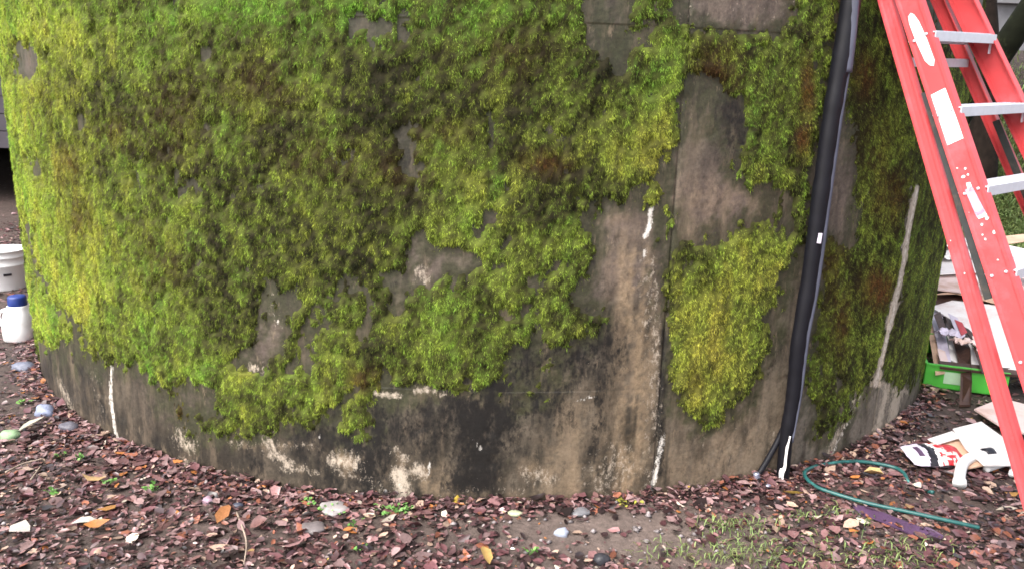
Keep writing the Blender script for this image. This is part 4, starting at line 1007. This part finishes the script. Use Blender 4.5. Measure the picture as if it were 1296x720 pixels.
# printed bag: a soft pillow with printed bands
bag_out = [(1145,592),(1157,576),(1178,571),(1198,569),(1222,582),(1210,603),(1180,602),(1160,600)]
ba = gpt(1150, 590); bb = gpt(1218, 590); bu = bb-ba; bu[2] = 0; bl = np.linalg.norm(bu); bu /= bl; bv_ = np.array([-bu[1], bu[0], 0])
bag = empty('printed_bag', (ba+bb)/2, 'crumpled printed bag with red, black and lavender bands lying on the leaves', 'bag')
nu, nv = 41, 19
U, Vv = np.meshgrid(np.linspace(0, 1, nu), np.linspace(-1, 1, nv))
hgt = .020*np.sqrt(np.clip(1-Vv**2, 0, 1))*np.sqrt(np.clip(1-(2*U-1)**4, 0, 1)) + .010*(fbm(U*9, Vv*3, 91)-.5)
wv = .075
def bag_pos(sign):
    b = ba + 0*U[..., None] + bu*(U*bl)[..., None] + bv_*((Vv*wv*(1-.25*np.abs(2*U-1)**3))+.02)[..., None]
    return b + zdir*(.040+sign*hgt*1.2+.012*Vv)[..., None]
top_ = bag_pos(1); bot_ = bag_pos(-1)
fq = grid_faces(nu, nv)
cu = U.ravel()[fq].mean(axis=1); cv = Vv.ravel()[fq].mean(axis=1)
band = cu + .10*np.abs(cv-.1)
def band_part(name, sel, mat):
    f = fq[sel]; us = np.unique(f); rm = np.full(nu*nv, -1); rm[us] = np.arange(len(us))
    link(name, np_mesh(name, top_.reshape(-1, 3)[us], [rm[f]]), mat, bag, True)
blotch = fbm(cu*14, cv*4, 95)
sl = band < .36
vio = (np.abs(cu-.20) < .05) & (np.abs(cv) < .45)
bk = (band >= .36) & (band < .50)
wl = (band >= .50) & (band < .57)
rd = (band >= .57) & ((blotch < .52) | (cu > .88)); wp = (band >= .57) & ~rd
band_part('lavender_band', sl & ~vio, M_lav); band_part('violet_mark', vio & sl, M_purple); band_part('black_chevron', bk, M_blackprint)
band_part('white_chevron', wl, M_whiteprint); band_part('red_band', rd, M_redprint); band_part('white_lettering_patch', wp, M_pinkcard)
link('underside', np_mesh('underside', bot_.reshape(-1, 3), [fq[:, ::-1].copy()]), M_lav, bag, True)
adopt(bag)
# white pipe elbow and fittings
el = empty('pipe_elbow', gpt(1213, 618), 'white plastic pipe elbow with a black collar among the scraps', 'pipe fitting')
pe = smooth_path([gpt(1213, 620, .024), gpt(1213, 610, .034), gpt(1217, 600, .05), gpt(1228, 594, .055), gpt(1246, 590, .05)], 6)
link('elbow', tube_mesh('elbow', pe, np.concatenate([[.026]*3, np.full(len(pe)-3, .0215)]), 16), M_white, el, True)
link('collar', tube_mesh('collar', smooth_path([gpt(1241, 591, .05), gpt(1252, 588, .05)], 3), .029, 16), M_blackprint, el, True)
link('stub', tube_mesh('stub', smooth_path([gpt(1252, 588, .05), gpt(1285, 582, .05)], 3), .0215, 16), M_white, el, True)
adopt(el)
wt = link('pipe_offcut', tube_mesh('pipe_offcut', smooth_path([gpt(1246, 601, .022), gpt(1268, 596, .03), gpt(1282, 590, .03)], 4), .013, 14), M_white, None, True)
tag(wt, 'short thin white pipe offcut lying below the black collar', 'pipe')
wt = link('pipe_offcut', tube_mesh('pipe_offcut', smooth_path([gpt(1279, 607, .02), gpt(1283, 590, .03)], 4), .012, 14), M_white, None, True)
tag(wt, 'stubby upright white pipe piece next to ladder rail', 'pipe')

# ------------------------------------------------------------------ left of the tank: bucket, jug, shed
bc_ = gpt(9, 364); bkt = empty('bucket', bc_, 'white plastic bucket standing on leaves at the left edge', 'bucket')
d_ = project(bc_)[2]; H_ = 50*d_/FPX*1.0; R_ = 26*d_/FPX
link('body', lathe_mesh('body', [(R_*.88, .0), (R_*.90, .01), (R_*.95, H_*.60), (R_*.975, H_*.61), (R_*.975, H_*.64), (R_*.955, H_*.65), (R_*.97, H_*.80), (R_*1.0, H_*.81), (R_*1.0, H_*.84), (R_*.975, H_*.85), (R_*.99, H_*.96), (R_*1.04, H_*.975), (R_*1.04, H_), (R_*.97, H_), (R_*.8, .02)], bc_, 32), M_white, bkt, True)
for a_ in (-.9, -1.5, -2.1):
    bm = bmesh.new(); q_ = np.array([math.cos(a_), math.sin(a_), 0])
    add_box(bm, bc_+q_*R_*.935+zdir*H_*.42, np.array([-q_[1], q_[0], 0]), q_, zdir, .05, .012, .016); bm_obj('rib_slot', bm, M_blackprint, bkt)
adopt(bkt)
jc = gpt(28, 430); jug = empty('jug', jc, 'white plastic jug with a blue cap standing against the tank', 'jug')
d_ = project(jc)[2]; H_ = 58*d_/FPX; R_ = 18*d_/FPX
link('body', lathe_mesh('body', [(R_*.85, .0), (R_*.98, .012), (R_*1.0, H_*.25), (R_*.96, H_*.45), (R_*.80, H_*.66), (R_*.62, H_*.74), (R_*.60, H_*.78)], jc, 28, 3.2), M_white, jug, True)
link('cap', lathe_mesh('cap', [(R_*.58, H_*.75), (R_*.60, H_*.78), (R_*.58, H_*.95), (R_*.52, H_*.985), (R_*.2, H_*.99)], jc, 24), M_blue, jug, True)
link('grip', tube_mesh('grip', smooth_path([jc+np.array([-R_*.62, -.02, H_*.70]), jc+np.array([-R_*1.12, -.03, H_*.62]), jc+np.array([-R_*1.12, -.03, H_*.38]), jc+np.array([-R_*.9, -.02, H_*.33])], 5), .010, 8), M_white, jug, True)
adopt(jug)
# raised shed
shed_c = on_depth(-40, 190, 8.6); shed = empty('shed', (shed_c[0], shed_c[1], 0), 'grey-mauve plank shed raised on posts behind the tank', 'shed')
sz_bot = float(on_depth(12, 188, 8.6)[2]); x1 = float(shed_c[0])+2.4; x0 = x1-6.5; y0 = float(shed_c[1])
for k_ in range(10):
    bm = bmesh.new(); add_box(bm, ((x0+x1)/2, y0+(.004 if k_ % 2 else 0), sz_bot+.09+.185*k_), (1, 0, 0), (0, 1, 0), (0, 0, 1), x1-x0, .025, .178)
    bm_obj('plank', bm, M_plank, shed, bevel=.004)
bm = bmesh.new(); add_box(bm, ((x0+x1)/2, y0+1.55, sz_bot+.95), (1, 0, 0), (0, 1, 0), (0, 0, 1), x1-x0-.06, 3.0, 1.86); bm_obj('core', bm, M_plank, shed)
bm = bmesh.new(); add_box(bm, ((x0+x1)/2, y0+1.5, sz_bot+2.0), (1, 0, 0), (0, 1, .08), (0, -.08, 1), x1-x0+.4, 3.6, .08); bm_obj('roof', bm, M_darksteel, shed)
for xx in (x0+.2, (x0+x1)/2, x1-.2):
    for yy in (y0+.2, y0+2.8):
        bm = bmesh.new(); add_box(bm, (xx, yy, sz_bot/2-.1), (1, 0, 0), (0, 1, 0), (0, 0, 1), .14, .14, sz_bot+.2); bm_obj('post', bm, M_brown, shed)
bm = bmesh.new(); add_box(bm, ((x0+x1)/2, y0+2.95, sz_bot/2-.05), (1, 0, 0), (0, 1, 0), (0, 0, 1), x1-x0-.1, .03, sz_bot); bm_obj('skirt', bm, M_dark, shed)
adopt(shed)

# ------------------------------------------------------------------ right background: wall, mossy trunk, dark trunk
rw0 = on_depth(1215, 60, 11.5); rw = empty('retaining_wall', (rw0[0]+2.5, rw0[1], 0), 'pale grey concrete wall in the far right background', 'wall')
zb0 = float(on_depth(1275, 40, 11.5)[2]); zt0 = float(on_depth(1275, 10, 11.5)[2])
for k_ in range(4):
    bm = bmesh.new(); add_box(bm, (rw0[0]+.8+1.55*k_, rw0[1]+.04*k_, (zb0-1.6+zt0+.02)/2), (1, .05, 0), (-.05, 1, 0), (0, 0, 1), 1.53, .22, zt0+.02-zb0+1.6); bm_obj('panel', bm, M_greywall, rw, bevel=.01)
bm = bmesh.new(); add_box(bm, (rw0[0]+3.1, rw0[1]+.05, zt0+.05), (1, .05, 0), (-.05, 1, 0), (0, 0, 1), 6.3, .3, .06); bm_obj('coping', bm, M_greywall, rw)
adopt(rw)
bin0 = on_depth(1258, 3, 12.2)
bm = bmesh.new(); add_box(bm, (bin0[0], bin0[1], bin0[2]+.35), (1, 0, 0), (0, 1, 0), (0, 0, 1), .30, .35, .9); cr = bm_obj('dark_box', bm, M_dark, None, bevel=.03)
tag(cr, 'dark box standing behind the pale grey concrete wall', 'box')
def branch_tube(parent, name, A, B, r0, r1, mat, wob=.03, n_=10):
    A = np.asarray(A); B = np.asarray(B); P = [A+(B-A)*t + np.array([math.sin(t*5+r0*90), math.cos(t*4+r0*50), 0])*wob*math.sin(t*math.pi) for t in np.linspace(0, 1, n_)]
    return link(name, tube_mesh(name, P, np.linspace(r0, r1, n_), 12), mat, parent, True)
# leaning mossy limb
m0 = on_depth(1262, 82, 5.4); m1 = on_depth(1302, 22, 5.2); md = (m1-m0)
mb = m0 - md*((m0[2]-0)/md[2]) if md[2] > .01 else m0
leant = empty('leaning_tree', tuple(mb), 'dark leaning tree trunk with mossy bark at the right edge', 'tree')
branch_tube(leant, 'trunk', mb-md*.02, m1+md*6, .10, .07, M_mossbark, .02, 14)
def crown(parent, c, r, n_, col):
    pts = rng.normal(0, 1, (n_, 3)); pts /= np.linalg.norm(pts, axis=1)[:, None]; pts = pts*(rng.random(n_)**.45)[:, None]*np.array(r)+np.array(c)
    pts += (np.stack([fbm(pts[:, 0]*2, pts[:, 1]*2, 5), fbm(pts[:, 1]*2, pts[:, 2]*2, 6), fbm(pts[:, 2]*2, pts[:, 0]*2, 7)], -1)-.5)*.9
    d1 = rng.normal(0, 1, (n_, 3)); d1 /= np.linalg.norm(d1, axis=1)[:, None]; d2 = np.cross(d1, rng.normal(0, 1, (n_, 3))); d2 /= np.linalg.norm(d2, axis=1)[:, None]
    s_1 = rng.uniform(.05, .10, n_)[:, None]
    VV = np.stack([pts-d1*s_1, pts+d2*s_1*.5, pts+d1*s_1, pts-d2*s_1*.5], 1).reshape(-1, 3)
    cc = np.repeat(np.array(col)*rng.uniform(.5, 1.5, n_)[:, None], 4, axis=0)
    return link('crown', np_mesh('crown', VV, [np.arange(n_*4).reshape(-1, 4)], cc), M_weed, parent)
tipl = m1+md*6
for dx, dz in ((.8, .7), (-.5, .9), (.3, 1.3)):
    branch_tube(leant, 'limb', tipl-md*.4, tipl+np.array([dx, .3, dz]), .05, .015, M_mossbark)
crown(leant, tipl+np.array([.3, .2, .9]), (1.4, 1.2, .9), 2600, (.06, .09, .025))
adopt(leant)
t0 = gpt(1243, 236); dt = project(t0)[2]; rt_ = 17*dt/FPX
tree = empty('dark_tree', tuple(t0), 'dark wet tree trunk standing behind the ladder steps', 'tree')
branch_tube(tree, 'trunk', t0-np.array([0, 0, .1]), t0+np.array([-.35, .4, 3.6]), rt_*1.05, rt_*.6, M_bark, .05, 14)
tp = t0+np.array([-.35, .4, 3.5])
for dx, dy, dz in ((.9, .2, 1.0), (-.8, .4, 1.1), (.1, -.3, 1.5)):
    branch_tube(tree, 'limb', tp-np.array([0, 0, .3]), tp+np.array([dx, dy, dz]), rt_*.45, .03, M_bark)
crown(tree, tp+np.array([0, .1, 1.3]), (1.8, 1.6, 1.1), 3200, (.05, .08, .022))
adopt(tree)
